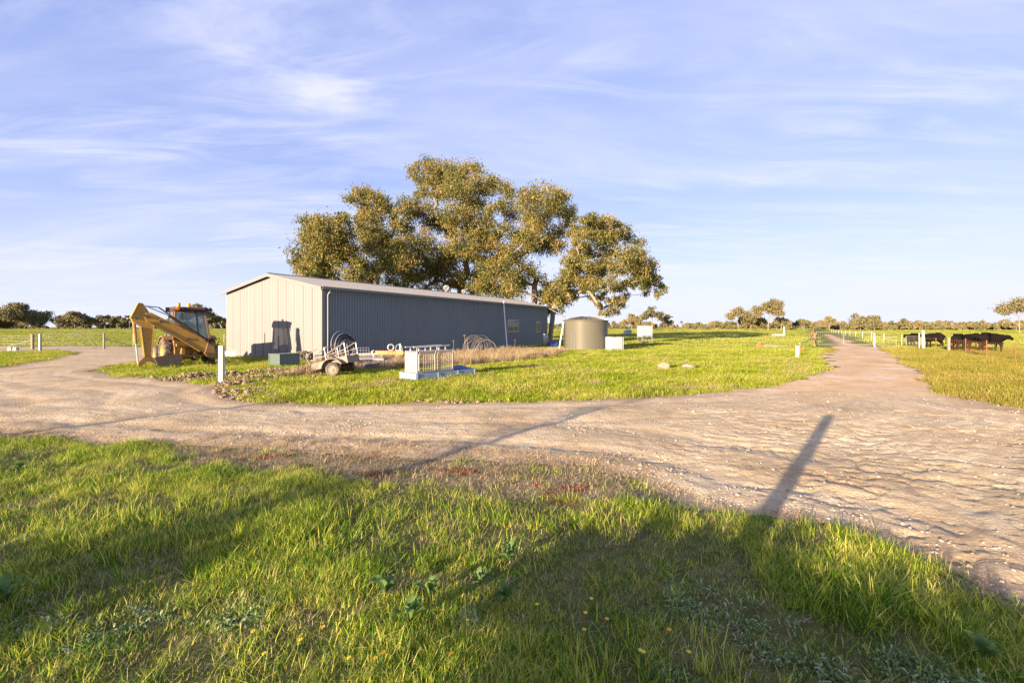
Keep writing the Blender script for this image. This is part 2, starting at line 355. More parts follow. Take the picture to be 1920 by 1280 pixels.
# gravel road
def furrow(x, y):
    along = x*.93 - y*.36; acr = x*.36 + y*.93             # the way the wheels ran
    wx = along + (vnoise(x*1.7, y*1.7, 36)-.5)*.5; wy = acr + (fbm(x*1.3, y*1.3, 31)-.47)*.6
    r1 = 1-np.abs(2*vnoise(wx*2.1, wy*6.3, 33)-1); r2 = 1-np.abs(2*vnoise(wx*4.3, wy*11, 34)-1)
    brk = vnoise(x*.8, y*.8, 35)
    return np.clip((r1-.82)*7, 0, 1)*np.clip((brk-.25)*3, 0, 1) + .6*np.clip((r2-.85)*7, 0, 1)
def road_z(x, y):
    s = road_sd(x, y); k = np.clip(1.4-np.hypot(x, y)/45, 0, 1)
    rough_r = np.clip((x-1.2)/2.5, 0, 1)*np.clip((13-y)/4, 0, 1)
    fe = np.clip(s/.9, 0, 1); z = relief(x, y)*(1-.55*fe) + .006 + .026*np.clip(s/.5, 0, 1) + (fbm(x*3.2, y*3.2, 41)-.47)*.018*k + (vnoise(x*11, y*11, 44)-.5)*.014*k
    z -= furrow(x, y)*(.024*rough_r + .006)*k; z = z + (fbm(x*12, y*12, 47)-.47)*.022*rough_r
    rut = np.exp(-((s-1.1)/.28)**2) + np.exp(-((s-2.9)/.32)**2)
    return z - .03*rut*k*fe
rv, rq = [], []; base = 0
for (x0,x1,dx,y0,y1,dy) in ((-13,15,.055,2.6,11.6,.055),(-40,40,.14,11.6,20,.14),(-60,60,.3,20,50,.3),(20,120,.8,50,130,2),(70,340,1.2,130,450,10)):
    gx = np.arange(x0, x1+dx/2, dx); gy = np.linspace(y0, y1, int(round((y1-y0)/dy))+1)
    A, B = np.meshgrid(gx, gy); s = road_sd(A, B); inside = (s > -.02)
    cell = inside[:-1,:-1] & inside[1:,:-1] & inside[:-1,1:] & inside[1:,1:]
    ii = np.arange(A.size).reshape(A.shape)
    qq = np.stack([ii[:-1,:-1], ii[:-1,1:], ii[1:,1:], ii[1:,:-1]], -1)[cell]
    used = np.unique(qq); mp_ = np.full(A.size, -1); mp_[used] = np.arange(len(used))
    xx, yy = A.ravel()[used], B.ravel()[used]
    rv.append(np.stack([xx, yy, road_z(xx, yy)], -1)); rq.append(mp_[qq] + base); base += len(used)
rV = np.concatenate(rv); rme = np_mesh('gravel_road', rV, np.concatenate(rq), smooth=True)
a_ = rme.attributes.new('edge', 'FLOAT', 'POINT'); a_.data.foreach_set('value', road_sd(rV[:,0], rV[:,1]).astype(np.float32))
m, t, p = new_mat('gravel'); g = t.nodes.new('ShaderNodeNewGeometry'); P = g.outputs['Position']
big = ramp(t, noise(t, .55, 6, .65, P, .6), [(.34,(.33,.225,.115)),(.48,(.54,.405,.235)),(.66,(.70,.58,.39))])
fine = ramp(t, noise(t, 26, 5, .75, P), [(.3,(.28,.195,.10)),(.5,(.57,.44,.265)),(.72,(.82,.70,.50))])
c = mixc(t, .42, big, fine)
trk = t.nodes.new('ShaderNodeTexWave'); trk.inputs['Scale'].default_value = .9; trk.inputs['Distortion'].default_value = 2.0; trk.inputs['Detail'].default_value = 3; trk.inputs['Detail Scale'].default_value = .6
cmb = t.nodes.new('ShaderNodeCombineXYZ'); t.links.new(attr(t, 'edge'), cmb.inputs[0]); t.links.new(cmb.outputs[0], trk.inputs[0])
c = mixc(t, ramp(t, trk.outputs[1], [(.35,(0,0,0)),(.95,(.42,.42,.42))]), c, (.42,.30,.18))
eb = t.nodes.new('ShaderNodeMapRange'); eb.inputs[1].default_value = .9; eb.inputs[2].default_value = -.05; t.links.new(attr(t, 'edge'), eb.inputs[0])
ebm = t.nodes.new('ShaderNodeMath'); ebm.operation = 'MULTIPLY'; t.links.new(eb.outputs[0], ebm.inputs[0]); t.links.new(noise(t, 1.6, 5, .65, P), ebm.inputs[1])
c = mixc(t, ebm.outputs[0], c, (.24,.155,.085))
sx_ = t.nodes.new('ShaderNodeSeparateXYZ'); t.links.new(P, sx_.inputs[0])
far = t.nodes.new('ShaderNodeMapRange'); far.inputs[1].default_value = 12.5; far.inputs[2].default_value = 16
t.links.new(sx_.outputs[1], far.inputs[0])
xr = t.nodes.new('ShaderNodeMapRange'); xr.inputs[1].default_value = 5; xr.inputs[2].default_value = 8; t.links.new(sx_.outputs[0], xr.inputs[0])
fm = t.nodes.new('ShaderNodeMath'); fm.operation = 'MULTIPLY'; t.links.new(far.outputs[0], fm.inputs[0]); t.links.new(xr.outputs[0], fm.inputs[1])
clay = ramp(t, noise(t, .5, 5, .6, P, .3), [(.35,(.58,.36,.17)),(.55,(.68,.48,.28)),(.7,(.72,.58,.42))])
c = mixc(t, fm.outputs[0], c, clay)
t.links.new(c, p.inputs['Base Color']); p.inputs['Roughness'].default_value = .95; p.inputs['Specular IOR Level'].default_value = .1
vo = t.nodes.new('ShaderNodeTexVoronoi'); vo.inputs['Scale'].default_value = 22; t.links.new(P, vo.inputs[0])
hsum = t.nodes.new('ShaderNodeMath'); hsum.operation = 'MULTIPLY_ADD'; t.links.new(vo.outputs[0], hsum.inputs[0]); hsum.inputs[1].default_value = -.5
t.links.new(noise(t, 24, 7, .75, P), hsum.inputs[2]); bump(t, hsum.outputs[0], p, .8, .022)
tag(link('gravel_road', rme, m), 'pale gravel farm road curving past the shed', None, None, 'structure')
# ------------------------------------------------------------------ scattered stuff
def proto_col(name, meshes, m):
    c = bpy.data.collections.new(name)
    for k, me in enumerate(meshes):
        me.materials.append(m); o = bpy.data.objects.new('%s_%02d' % (name, k), me); c.objects.link(o)
    return c
def scatter(name, pts, scl, col, nproto, label, tilt=.15, z=None):
    n = len(pts); me = bpy.data.meshes.new(name); me.vertices.add(n); me.vertices.foreach_set('co', np.asarray(pts, np.float32).ravel())
    rot = np.stack([rng.normal(0,tilt,n), rng.normal(0,tilt,n), rng.uniform(0,6.283,n)], -1).astype(np.float32)
    s = np.asarray(scl, np.float32); s = s if s.ndim == 2 else np.repeat(s[:,None], 3, 1)
    a = me.attributes.new('rot','FLOAT_VECTOR','POINT'); a.data.foreach_set('vector', rot.ravel())
    a = me.attributes.new('scl','FLOAT_VECTOR','POINT'); a.data.foreach_set('vector', s.ravel())
    a = me.attributes.new('pick','INT','POINT'); a.data.foreach_set('value', rng.integers(0,nproto,n).astype(np.int32))
    o = bpy.data.objects.new(name, me); COL.objects.link(o)
    ng = bpy.data.node_groups.new(name, 'GeometryNodeTree')
    ng.interface.new_socket('Geometry', in_out='INPUT', socket_type='NodeSocketGeometry'); ng.interface.new_socket('Geometry', in_out='OUTPUT', socket_type='NodeSocketGeometry')
    gi = ng.nodes.new('NodeGroupInput'); go = ng.nodes.new('NodeGroupOutput'); ip = ng.nodes.new('GeometryNodeInstanceOnPoints')
    ci = ng.nodes.new('GeometryNodeCollectionInfo'); ci.inputs[0].default_value = col; ci.inputs['Separate Children'].default_value = True; ci.inputs['Reset Children'].default_value = True
    def na(nm, ty):
        x = ng.nodes.new('GeometryNodeInputNamedAttribute'); x.data_type = ty; x.inputs[0].default_value = nm; return x.outputs[0]
    L = ng.links.new
    L(gi.outputs[0], ip.inputs['Points']); L(ci.outputs[0], ip.inputs['Instance']); ip.inputs['Pick Instance'].default_value = True
    L(na('pick','INT'), ip.inputs['Instance Index']); L(na('rot','FLOAT_VECTOR'), ip.inputs['Rotation']); L(na('scl','FLOAT_VECTOR'), ip.inputs['Scale'])
    L(ip.outputs[0], go.inputs[0])
    md = o.modifiers.new('scatter', 'NODES'); md.node_group = ng
    return tag(o, label, None, None, 'stuff')
def clump(seed, n, rad, hlo, hhi, wid, lean=.5, seg=3, droop=.35):
    r = np.random.default_rng(seed); V = []; Q = []; T = []
    for k in range(n):
        a = r.uniform(0, 6.283); rr = rad*math.sqrt(r.uniform()); bx, by = rr*math.cos(a), rr*math.sin(a)
        h = r.uniform(hlo, hhi); az = r.uniform(0, 6.283); ln = r.uniform(.05, lean)*h; wd = wid*r.uniform(.6, 1.3)
        px_, py_ = -math.sin(az)*wd/2, math.cos(az)*wd/2; b = len(V)
        for i in range(seg):
            f = i/seg; off = ln*(f**1.8); z = h*(f - droop*.5*(ln/h)*f*f); ww = 1-.55*f
            V += [(bx+math.cos(az)*off+px_*ww, by+math.sin(az)*off+py_*ww, z-.01), (bx+math.cos(az)*off-px_*ww, by+math.sin(az)*off-py_*ww, z-.01)]
            if i: Q.append((b+2*i-2, b+2*i-1, b+2*i+1, b+2*i))
        V.append((bx+math.cos(az)*ln, by+math.sin(az)*ln, h*(1-droop*.5*(ln/h)))); T.append((b+2*seg-2, b+2*seg-1, b+2*seg))
    return np_mesh('clump', V, Q, T)
def pts_in(n, x0, x1, y0, y1): return rng.uniform(x0, x1, n), rng.uniform(y0, y1, n)
# foreground turf
C_turf = proto_col('turf_clump', [clump(i, 36, .12, .02, .075+.008*i, .0054, 1.5) for i in range(8)], MT['grass'])
x, y = pts_in(60000, -10.5, 9.5, 1.6, 8.6)
keep = (np.abs(x) < 1.12*y+1.2) & (road_sd(x, y) < -.03)
den_ = fbm(x*1.3, y*1.3, 61); keep &= (rng.uniform(size=len(x)) < np.clip((den_-.40)*6, .12, 1)) & (rng.uniform(size=len(x)) > straw_m(x, y)*.97)
x, y = x[keep], y[keep]
tall = .35 + 1.15*fbm(x*1.2, y*1.2, 62)
scatter('turf_grass', np.stack([x, y, ground_z(x, y)], -1), tall*rng.uniform(.7,1.25,len(x)), C_turf, 8, 'uneven green grass in the foreground')
C_tall = proto_col('tall_clump', [clump(40+i, 16, .07, .10, .22, .006, .8) for i in range(5)], MT['grass'])
x, y = pts_in(3800, -9, 8, 1.8, 7.4); keep = (np.abs(x) < 1.12*y+1) & (road_sd(x, y) < -.1) & (fbm(x*.8, y*.8, 66) > .54) & (straw_m(x, y) < .4); x, y = x[keep], y[keep]
scatter('tall_grass', np.stack([x, y, ground_z(x, y)], -1), rng.uniform(.6,1.15,len(x)), C_tall, 5, 'taller tufts of grass in the foreground')
C_thatch = proto_col('thatch', [clump(70+i, 46, .14, .006, .035, .006, 3.0, 2) for i in range(5)], leafy('thatch_mix', [(.2,(.10,.13,.03)),(.45,(.20,.19,.06)),(.6,(.30,.24,.12)),(.85,(.42,.36,.22))], 2.5, .25, .8, .9))
x, y = pts_in(13000, -10, 9, 1.6, 8.4); keep = (np.abs(x) < 1.12*y+1.0) & (road_sd(x, y) < .0); x, y = x[keep], y[keep]
scatter('thatch_litter', np.stack([x, y, ground_z(x, y)], -1), rng.uniform(.7,1.3,len(x)), C_thatch, 5, 'matted short thatch between the foreground grass tufts', .1)
# straw fringe between turf and gravel, red groundcover
C_straw = proto_col('straw_clump', [clump(80+i, 26, .13, .015, .06, .006, 2.4) for i in range(5)], MT['dry'])
x, y = pts_in(9000, -12, 9, 3.2, 10); s = road_sd(x, y); keep = (rng.uniform(size=len(x)) < np.maximum(straw_m(x, y)*.8, ((s > -.5) & (s < .25))*.5)); x, y = x[keep], y[keep]
scatter('straw_litter', np.stack([x, y, np.maximum(ground_z(x, y), np.where(road_sd(x,y) > 0, road_z(x, y), -9))], -1), rng.uniform(.6,1.4,len(x)), C_straw, 5, 'flattened dry straw along the gravel edge')
C_red = proto_col('red_clump', [clump(90+i, 40, .12, .01, .045, .016, 1.5, 2) for i in range(4)], MT['red'])
x, y = pts_in(2600, -4.5, 3, 5.4, 7.8); keep = (straw_m(x, y) > .35) & (fbm(x*1.6, y*2.4, 71) > .585); x, y = x[keep], y[keep]
scatter('red_groundcover', np.stack([x, y, ground_z(x, y)], -1), rng.uniform(.5,1.0,len(x)), C_red, 4, 'low reddish groundcover where the turf thins out')
# lawn round the shed, verge, far paddocks
C_lawn = proto_col('lawn_clump', [clump(110+i, 70, .34, .03, .12, .013, 1.0, 2) for i in range(6)], MT['lawn'])
C_verge = proto_col('verge_clump', [clump(130+i, 70, .34, .04, .17, .013, .9, 2) for i in range(5)], MT['verge'])
C_field = proto_col('field_clump', [clump(150+i, 90, 1.3, .06, .17, .045, .9, 2) for i in range(5)], MT['field'])
C_dry = proto_col('dry_clump', [clump(170+i, 40, .22, .12, .48, .012, .8, 3) for i in range(6)], MT['dry'])
SHC = np.array((-11.07, 28.2)); SV = np.array((.475, .880)); SG = np.array((-.880, .475)); SLEN, SWID, EAVE, RIDGE = 31.9, 9.28, 4.36, 5.32
SHED = np.array([SHC, SHC+SV*SLEN, SHC+SV*SLEN+SG*SWID, SHC+SG*SWID])
TANKC = (6.6, 43.4)
def clear(x, y, mgn=.1): return (road_sd(x, y) < -mgn) & (poly_sd(x, y, SHED) < -.1) & (np.hypot(x-TANKC[0], y-TANKC[1]) > 2.0)
def ring(n, d0, d1, xr=1.25):
    d = np.exp(rng.uniform(math.log(d0), math.log(d1), n)); return rng.uniform(-xr, xr, n)*d, d
x, y = ring(34000, 11.5, 46); isv = (x > .62*y + 1.0); c_ = clear(x, y, .05); jm = junk_m(x, y)
k = c_ & ~isv & (rng.uniform(size=len(x)) > jm*.75)
hgt = .55+.9*fbm(x*.5, y*.5, 75)
scatter('lawn_grass', np.stack([x, y, ground_z(x, y)], -1)[k], (hgt*rng.uniform(.7,1.2,len(x)))[k], C_lawn, 6, 'sunlit lawn grass around the shed')
k = c_ & isv
scatter('verge_grass', np.stack([x, y, ground_z(x, y)], -1)[k], (hgt*rng.uniform(.7,1.3,len(x)))[k], C_verge, 5, 'golden grass verge right of the driveway')
x, y = ring(15000, 40, 620); k = clear(x, y, 1.5*np.clip(y/60,.8,3)); x, y = x[k], y[k]
scatter('paddock_grass', np.stack([x, y, np.zeros(len(x))], -1), np.stack([np.clip(y/60,.8,3)]*2+[np.clip(y/160,1,1.9)], -1)*rng.uniform(.7,1.1,(len(x),1)), C_field, 5, 'open paddock grass behind the shed', .05)
x, y = ring(15000, 14, 42, .5); k = (junk_m(x, y) > .25) & clear(x, y) & (rng.uniform(size=len(x)) < .8); x, y = x[k], y[k]
scatter('dry_grass', np.stack([x, y, ground_z(x, y)], -1), rng.uniform(.5,1.25,len(x)), C_dry, 6, 'tall dead grass around the scrap beside the shed')
# a few straw tussocks on the lawn
x, y = ring(2600, 14.5, 30, .62); k = clear(x, y, .3) & (fbm(x*.45, y*.45, 83) > .54) & (x > -5); x, y = x[k], y[k]
scatter('straw_tussocks', np.stack([x, y, ground_z(x, y)], -1), rng.uniform(.3,.62,len(x)), C_dry, 6, 'low straw coloured tussocks on the lawn')
# gravel stones
def pebble(seed, flat=.7):
    bm = bmesh.new(); bmesh.ops.create_icosphere(bm, subdivisions=1, radius=1); r = random.Random(seed)
    for v in bm.verts: v.co = v.co*r.uniform(.7,1.2); v.co.z *= flat
    me = bpy.data.meshes.new('pebble'); bm.to_mesh(me); bm.free(); return me
C_peb = proto_col('pebble', [pebble(i) for i in range(7)], MT['gravel'])
x, y = pts_in(110000, -13, 14, 3.4, 14.5); s = road_sd(x, y)
hp = np.array([G(*p) for p in [(1190,862),(1215,880),(1300,925),(1400,940),(1250,905),(700,812),(660,800),(560,815),(450,815),(1100,800),(1850,1060),(1560,965),(1480,950)]])
near_ = np.min(np.hypot(x[:,None]-hp[None,:,0], y[:,None]-hp[None,:,1]*1.0), 1)
pk = np.clip(.9-near_/.9, 0, .8)*.8 + .05 + .30*np.exp(-((s-.15)/.25)**2)*(fbm(x*.7, y*.7, 91) > .45)
k = (s > .0) & (rng.uniform(size=len(x)) < pk*.55) & (np.abs(x) < 1.1*y+.5); x, y = x[k], y[k]
scatter('loose_gravel', np.stack([x, y, road_z(x, y)], -1), np.clip(rng.lognormal(-4.5,.45,len(x)), .004, .035), C_peb, 7, 'loose pale stones lying on the gravel road')
C_clod = proto_col('clod', [pebble(30+i, .8) for i in range(6)], MT['clod'])
cl = np.array([G(*p) for p in [(345,711),(380,708),(430,706),(480,703),(520,700),(560,699),(590,703),(470,712),(440,722),(440,735),(470,745)]])
x = np.concatenate([c[0]+rng.normal(0,.55,230) for c in cl]); y = np.concatenate([c[1]+rng.normal(0,.4,230) for c in cl])
k = poly_sd(x, y, ROAD) < .3; x, y = x[k], y[k]
hz_ = np.maximum(0, .22-.16*np.min(np.hypot(x[:,None]-cl[None,:,0], y[:,None]-cl[None,:,1]), 1)/.5)*(y > 15.5)
scatter('soil_clods', np.stack([x, y, ground_z(x, y)+.04+hz_*rng.uniform(0,1,len(x))], -1), np.clip(rng.lognormal(-3.5,.6,len(x)), .012, .11), C_clod, 6, 'broken brown soil clods heaped at the lawn edge', .6)
x, y = pts_in(2500, -9, 14, 10.5, 13.5); s = poly_sd(x, y, ROAD); k = (s > -.25) & (s < .12) & (x < 9) & (fbm(x, y, 95) > .44); x, y = x[k], y[k]
scatter('road_edge_clods', np.stack([x, y, ground_z(x, y)+.03], -1), np.clip(rng.lognormal(-3.3,.45,len(x)), .015, .09), C_clod, 6, 'crumbled dirt along the far road edge', .6)
# low leafy weeds at the bottom of the view
def rosette(seed, n, ll, lw, up=.5):
    r = np.random.default_rng(seed); V = []; Q = []
    for k in range(n):
        az = r.uniform(0,6.283); l = ll*r.uniform(.6,1.2); wd = lw*r.uniform(.7,1.2); u = r.uniform(.1,up); b = len(V)
        dx, dy = math.cos(az), math.sin(az); o = r.uniform(0,.04); ox, oy = r.normal(0,.05), r.normal(0,.05)
        for f, ww in ((0,.15),(.35,.8),(.7,1),(1,.25)):
            cx_, cy_, cz = ox+dx*(o+l*f), oy+dy*(o+l*f), l*u*math.sin(f*2.2)+.01
            V += [(cx_-dy*wd*ww/2, cy_+dx*wd*ww/2, cz+.01*ww), (cx_+dy*wd*ww/2, cy_-dx*wd*ww/2, cz+.01*ww)]
        for i in range(3): Q.append((b+2*i, b+2*i+1, b+2*i+3, b+2*i+2))
    return np_mesh('rosette', V, Q)
C_weed = proto_col('weed', [rosette(i, 22, .05, .017, .9) for i in range(5)], MT['silver'])
x, y = pts_in(2600, -4.5, 5, 2.1, 4.0); k = (fbm(x*1.5, y*1.5, 101) > .545) & (rng.uniform(size=len(x)) < .62) & (np.abs(x) < 1.12*y) & (road_sd(x, y) < -.1); x, y = x[k], y[k]
scatter('silver_weeds', np.stack([x, y, ground_z(x, y)], -1), rng.uniform(.5,1.0,len(x)), C_weed, 5, 'silvery low weeds among the nearest grass')
# ------------------------------------------------------------------ shed
def gz(x, y): return float(ground_z(np.array([x]), np.array([y]))[0])
RS = math.atan2(SV[1], SV[0])
shed = empty('farm_shed', (SHC[0], SHC[1], 0), RS, 'long grey corrugated steel shed with low gable roof', 'shed')
# local x: along the long wall, local y: along the gable, the near corner at the origin
MB().box((-.15,-.15,-.25),(SLEN+.15,SWID+.15,.06)).build('floor_slab', MT['slab'], shed)
def corr(L, z0, z1, pitch, depth, yoff, zt=None):
    mb = MB(); n = int(L/pitch); prof = []
    for i in range(n):
        x0 = i*pitch
        prof += [(x0, 0), (x0+pitch*.30, 0), (x0+pitch*.45, -depth), (x0+pitch*.85, -depth)]
    prof.append((L, 0)); b = []
    vs = []
    for x_, d_ in prof: vs += [(x_, yoff+d_, z0), (x_, yoff+d_, z1)]
    mb.add(vs, [(2*i, 2*i+2, 2*i+3, 2*i+1) for i in range(len(prof)-1)]); return mb
corr(SLEN, .06, EAVE-.03, .22, .045, 0).build('side_wall', MT['shedw'], shed)
corr(SLEN, .06, EAVE-.03, .38, .028, SWID).build('rear_wall', MT['shedw'], shed)
MB().prism([(0,.06),(SWID,.06),(SWID,EAVE),(SWID/2,RIDGE-.05),(0,EAVE)], SLEN-.06, SLEN).build('far_gable_wall', MT['shedw'], shed)
NP = 12
def roofz(y_): return EAVE + (RIDGE-EAVE)*(1-abs(y_-SWID/2)/(SWID/2))
for k in range(NP):                       # sheets of the near gable, each with its folded edge rib
    a, b = SWID*k/NP+.004, SWID*(k+1)/NP-.004; mb = MB(); j = .006*((k*7) % 3)
    pts = [(a,0),(a+.03,-.022),(a+.06,0)] + [(a+.06+(b-a-.12)*f, d) for f, d in ((.3,0),(.33,-.006),(.36,0),(.63,0),(.66,-.006),(.69,0))] + [(b-.06,0),(b-.03,-.012),(b,0)]
    vs = []
    for y_, d in pts: vs += [(d-j, y_, .08), (d-j, y_, roofz(y_)-.06)]
    mb.add(vs, [(2*i,2*i+1,2*i+3,2*i+2) for i in range(len(pts)-1)])
    mb.add([(.03,a,.08),(.03,b,.08),(.03,b,roofz(b)-.06),(.03,a,roofz(a)-.06)], [(0,1,2,3)])
    mb.build('gable_sheet', MT['gable'], shed)
MB().prism([(.02,.08),(SWID-.02,.08),(SWID-.02,EAVE-.08),(SWID/2,RIDGE-.12),(.02,EAVE-.08)], .035, .07).build('gable_backing', MT['trim'], shed)
for sgn in (0, 1):                        # two roof slopes of ribbed sheet
    mb = MB(); y0 = -.22 if sgn == 0 else SWID+.22; y1 = SWID/2; pitch = .25; n = int((SLEN+.5)/pitch); pr = []
    for i in range(n):
        x0 = -.25+i*pitch; pr += [(x0,0),(x0+.15,0),(x0+.18,.035),(x0+.22,.035)]
    pr.append((-.25+n*pitch, 0)); vs = []
    for x_, d in pr: vs += [(x_, y0, EAVE-.02+d), (x_, y1, RIDGE+.02+d)]
    mb.add(vs, [(2*i,2*i+2,2*i+3,2*i+1) for i in range(len(pr)-1)]); mb.build('roof_slope', MT['roof'], shed)
mb = MB(); mb.prism([(SWID/2-.22,RIDGE+.015),(SWID/2,RIDGE+.09),(SWID/2+.22,RIDGE+.015),(SWID/2,RIDGE+.06)], -.26, SLEN+.26); mb.build('ridge_cap', MT['trim'], shed)
for sgn in (-1, 1):                       # barge flashings
    ya = SWID/2+sgn*(SWID/2+.24)
    MB().prism([(ya,EAVE-.02),(SWID/2+sgn*.001,RIDGE+.03),(SWID/2+sgn*.001,RIDGE-.17),(ya,EAVE-.22)], -.29, -.255).build('barge_flashing', MT['trim'], shed)
MB().prism([(-.24,EAVE-.16),(-.36,EAVE-.16),(-.37,EAVE-.03),(-.35,EAVE-.03),(-.34,EAVE-.14),(-.24,EAVE-.14)], -.25, SLEN+.3).build('gutter', MT['trim'], shed)
MB().box((-.03,-.05,.05),(.16,-.032,EAVE-.05)).box((-.05,-.05,.05),(-.03,.12,EAVE-.1)).build('corner_flashing', MT['trim'], shed)
MB().box((SLEN-.1,-.05,.05),(SLEN+.02,-.034,EAVE-.05)).build('corner_flashing', MT['trim'], shed)
mb = MB(); mb.path([(.32,-.28,EAVE-.14),(.32,-.28,EAVE-.3),(.32,-.1,EAVE-.5),(.32,-.1,.1)], .045, 8); mb.build('downpipe', MT['alu'], shed)
def window(s0, s1, z0, z1, mull):
    wn = MB(); f = .07
    wn.box((s0,-.075,z0),(s1,-.03,z0+f)).box((s0,-.075,z1-f),(s1,-.03,z1)).box((s0,-.073,z0+f),(s0+f,-.03,z1-f)).box((s1-f,-.073,z0+f),(s1,-.03,z1-f))
    for mm in mull: wn.box((mm-.035,-.073,z0+f),(mm+.035,-.03,z1-f))
    o = wn.build('window', MT['alu'], shed)
    e = [s0+f] + list(mull) + [s1-f]
    for i in range(len(e)-1): MB().box((e[i]+.01,-.05,z0+f),(e[i+1]-.01,-.04,z1-f)).build('pane', MT['pane'], o)
window(22.3, 24.7, 1.5, 2.72, [23.5]); window(28.8, 29.9, 1.4, 2.6, [29.35])
def ventilator(xl, yl, s_, name, label):
    x_, y_ = SHC + SV*xl + SG*yl; e = empty(name, (x_, y_, roofz(yl)), RS, label, 'roof vent')
    MB().lathe([(.16*s_,-.1),(.16*s_,.35*s_),(.2*s_,.36*s_)], 16).build('collar', MT['alu'], e, smooth=True)
    mb = MB()
    for i in range(18):
        a = 2*math.pi*i/18; pts = [(.2*s_*math.cos(a),.2*s_*math.sin(a),.36*s_),(.32*s_*math.cos(a+.25),.32*s_*math.sin(a+.25),.55*s_),(.18*s_*math.cos(a+.5),.18*s_*math.sin(a+.5),.78*s_)]
        mb.path(pts, .035*s_, 4)
    mb.build('vane_cage', MT['alu'], e); MB().lathe([(.0,.84*s_),(.2*s_,.79*s_),(.2*s_,.76*s_)], 14).build('cap', MT['alu'], e)
ventilator(19.0, 4.95, 1.0, 'roof_ventilator', 'white turbine vent on the shed ridge nearest the gable end')
ventilator(22.0, 4.95, .75, 'roof_ventilator', 'smaller turbine vent further back along the shed ridge')
bx, by = G(951, 654.5)
mb = MB().path([(bx,by,0),(-.15*1+AT(947,568,46.6)[0],46.6,4.5)], .05, 8); tag(mb.build('leaning_pole', MT['pvc']), 'thin white pole leaning on the shed gutter beside the wide window', 'pole')
# ------------------------------------------------------------------ water tank and what stands near it
TX, TY = TANKC; tk = empty('water_tank', (TX, TY, 0), 0, 'olive ribbed round steel water tank beside the shed end', 'water tank')
pr = []; zz_ = 0.02
while zz_ < 2.42: pr += [(1.93,zz_),(1.935,zz_+.03),(1.985,zz_+.07),(1.985,zz_+.11),(1.935,zz_+.15)]; zz_ += .18
MB().lathe(pr, 72).build('wall', MT['tank'], tk, smooth=True)
MB().lathe([(1.99,2.5),(2.03,2.52),(2.03,2.58),(1.9,2.62),(1.2,2.80),(.45,2.9),(0,2.91)], 48).build('roof', MT['tank'], tk, smooth=True)
mb = MB()
for i in range(24):
    a = 2*math.pi*(i+.3)/24; mb.path([(r*math.cos(a), r*math.sin(a), z) for r, z in ((2.0,2.60),(1.2,2.83),(.5,2.92))], .04, 4)
mb.build('roof_rib', MT['tank'], tk)
for a in (-2.35, -2.22): MB().box((1.99*math.cos(a)-.03,1.99*math.sin(a)-.03,.1),(1.99*math.cos(a)+.03,1.99*math.sin(a)+.03,1.5)).build('level_pipe', MT['trim'], tk)
pa = AT(1028,577,56.5); pb = (TX-1.55, TY+.3, 2.75)
tag(MB().path([(pa[0]-.3,pa[1],pa[2]),pa,(pb[0]-.1,pb[1],pb[2]+.05),(pb[0]+.15,pb[1],pb[2]-.1)], .055, 8).build('inlet_pipe', MT['galvd']), 'sloping grey pipe from the shed gutter to the tank top', 'pipe')
b0 = G(1048, 656); tag(MB().path([(b0[0],b0[1],0),(TX-2.02,TY-.55,2.45)], .06, 8).build('overflow_pipe', MT['pvc']), 'white pipe leaning against the round water tank', 'pipe')
def ibc(px, py, s_, rz, label, stand=0):
    x_, y_ = G(px, py); e = empty('tote_tank', (x_, y_, stand), rz, label, 'liquid tote')
    W, D, Hh = 1.2*s_, 1.0*s_, 1.0*s_
    mb = MB().box((-W/2+.03,-D/2+.03,.15),(W/2-.03,D/2-.03,.13+Hh)); mb.build('bottle', MT['poly'], e, bevel=.06)
    MB().lathe([(.13,.13+Hh),(.13,.2+Hh),(0,.2+Hh)], 14).build('lid', MT['black' if stand == 0 else 'poly'], e)
    for i in range(7):
        z_ = .15+Hh*i/6.0; mb = MB(); mb.path([(-W/2,-D/2,z_),(W/2,-D/2,z_),(W/2,D/2,z_),(-W/2,D/2,z_)], .011, 5, True); mb.build('cage_hoop', MT['galv'], e)
    for sx__ in np.linspace(-1,1,8): 
        for sd in (-1,1): MB().tube((sx__*W/2,sd*D/2,.12),(sx__*W/2,sd*D/2,.15+Hh),.011,n=5).build('cage_bar', MT['galv'], e)
    for sy__ in np.linspace(-.7,.7,5):
        for sd in (-1,1): MB().tube((sd*W/2,sy__*D/2,.12),(sd*W/2,sy__*D/2,.15+Hh),.011,n=5).build('cage_bar', MT['galv'], e)
    mb = MB().box((-W/2,-D/2,.09),(W/2,D/2,.125))
    for a in (-1,0,1): mb.box((-W/2+.002+(a+1)*(W-.16)/2,-D/2+.01,0),(-W/2+.15+(a+1)*(W-.16)/2,D/2-.01,.09))
    mb.build('pallet', MT['galvd'], e); return e
ibc(1152, 656.5, 1.0, .25, 'white caged liquid tote on the lawn right beside the round tank')
ib = ibc(1209, 642, 1.25, .25, 'white liquid tote raised on a steel stand further out on the lawn', .75)
x_, y_ = G(1209, 642); e = empty('steel_stand', (x_, y_, 0), .25, 'open steel stand holding up the raised white tote', 'stand')
for a in (-.7,.7):
    for b in (-.58,.58): MB().box((a-.04,b-.04,0),(a+.04,b+.04,.74)).build('leg', MT['galv'], e)
for z_ in (.25,.69):
    for b in (-.58,.58): MB().box((-.66,b-.03,z_),(.66,b+.03,z_+.05)).build('rail', MT['galv'], e)
    for a in (-.7,.7): MB().box((a-.03,-.54,z_+.001),(a+.03,.54,z_+.051)).build('rail', MT['galv'], e)
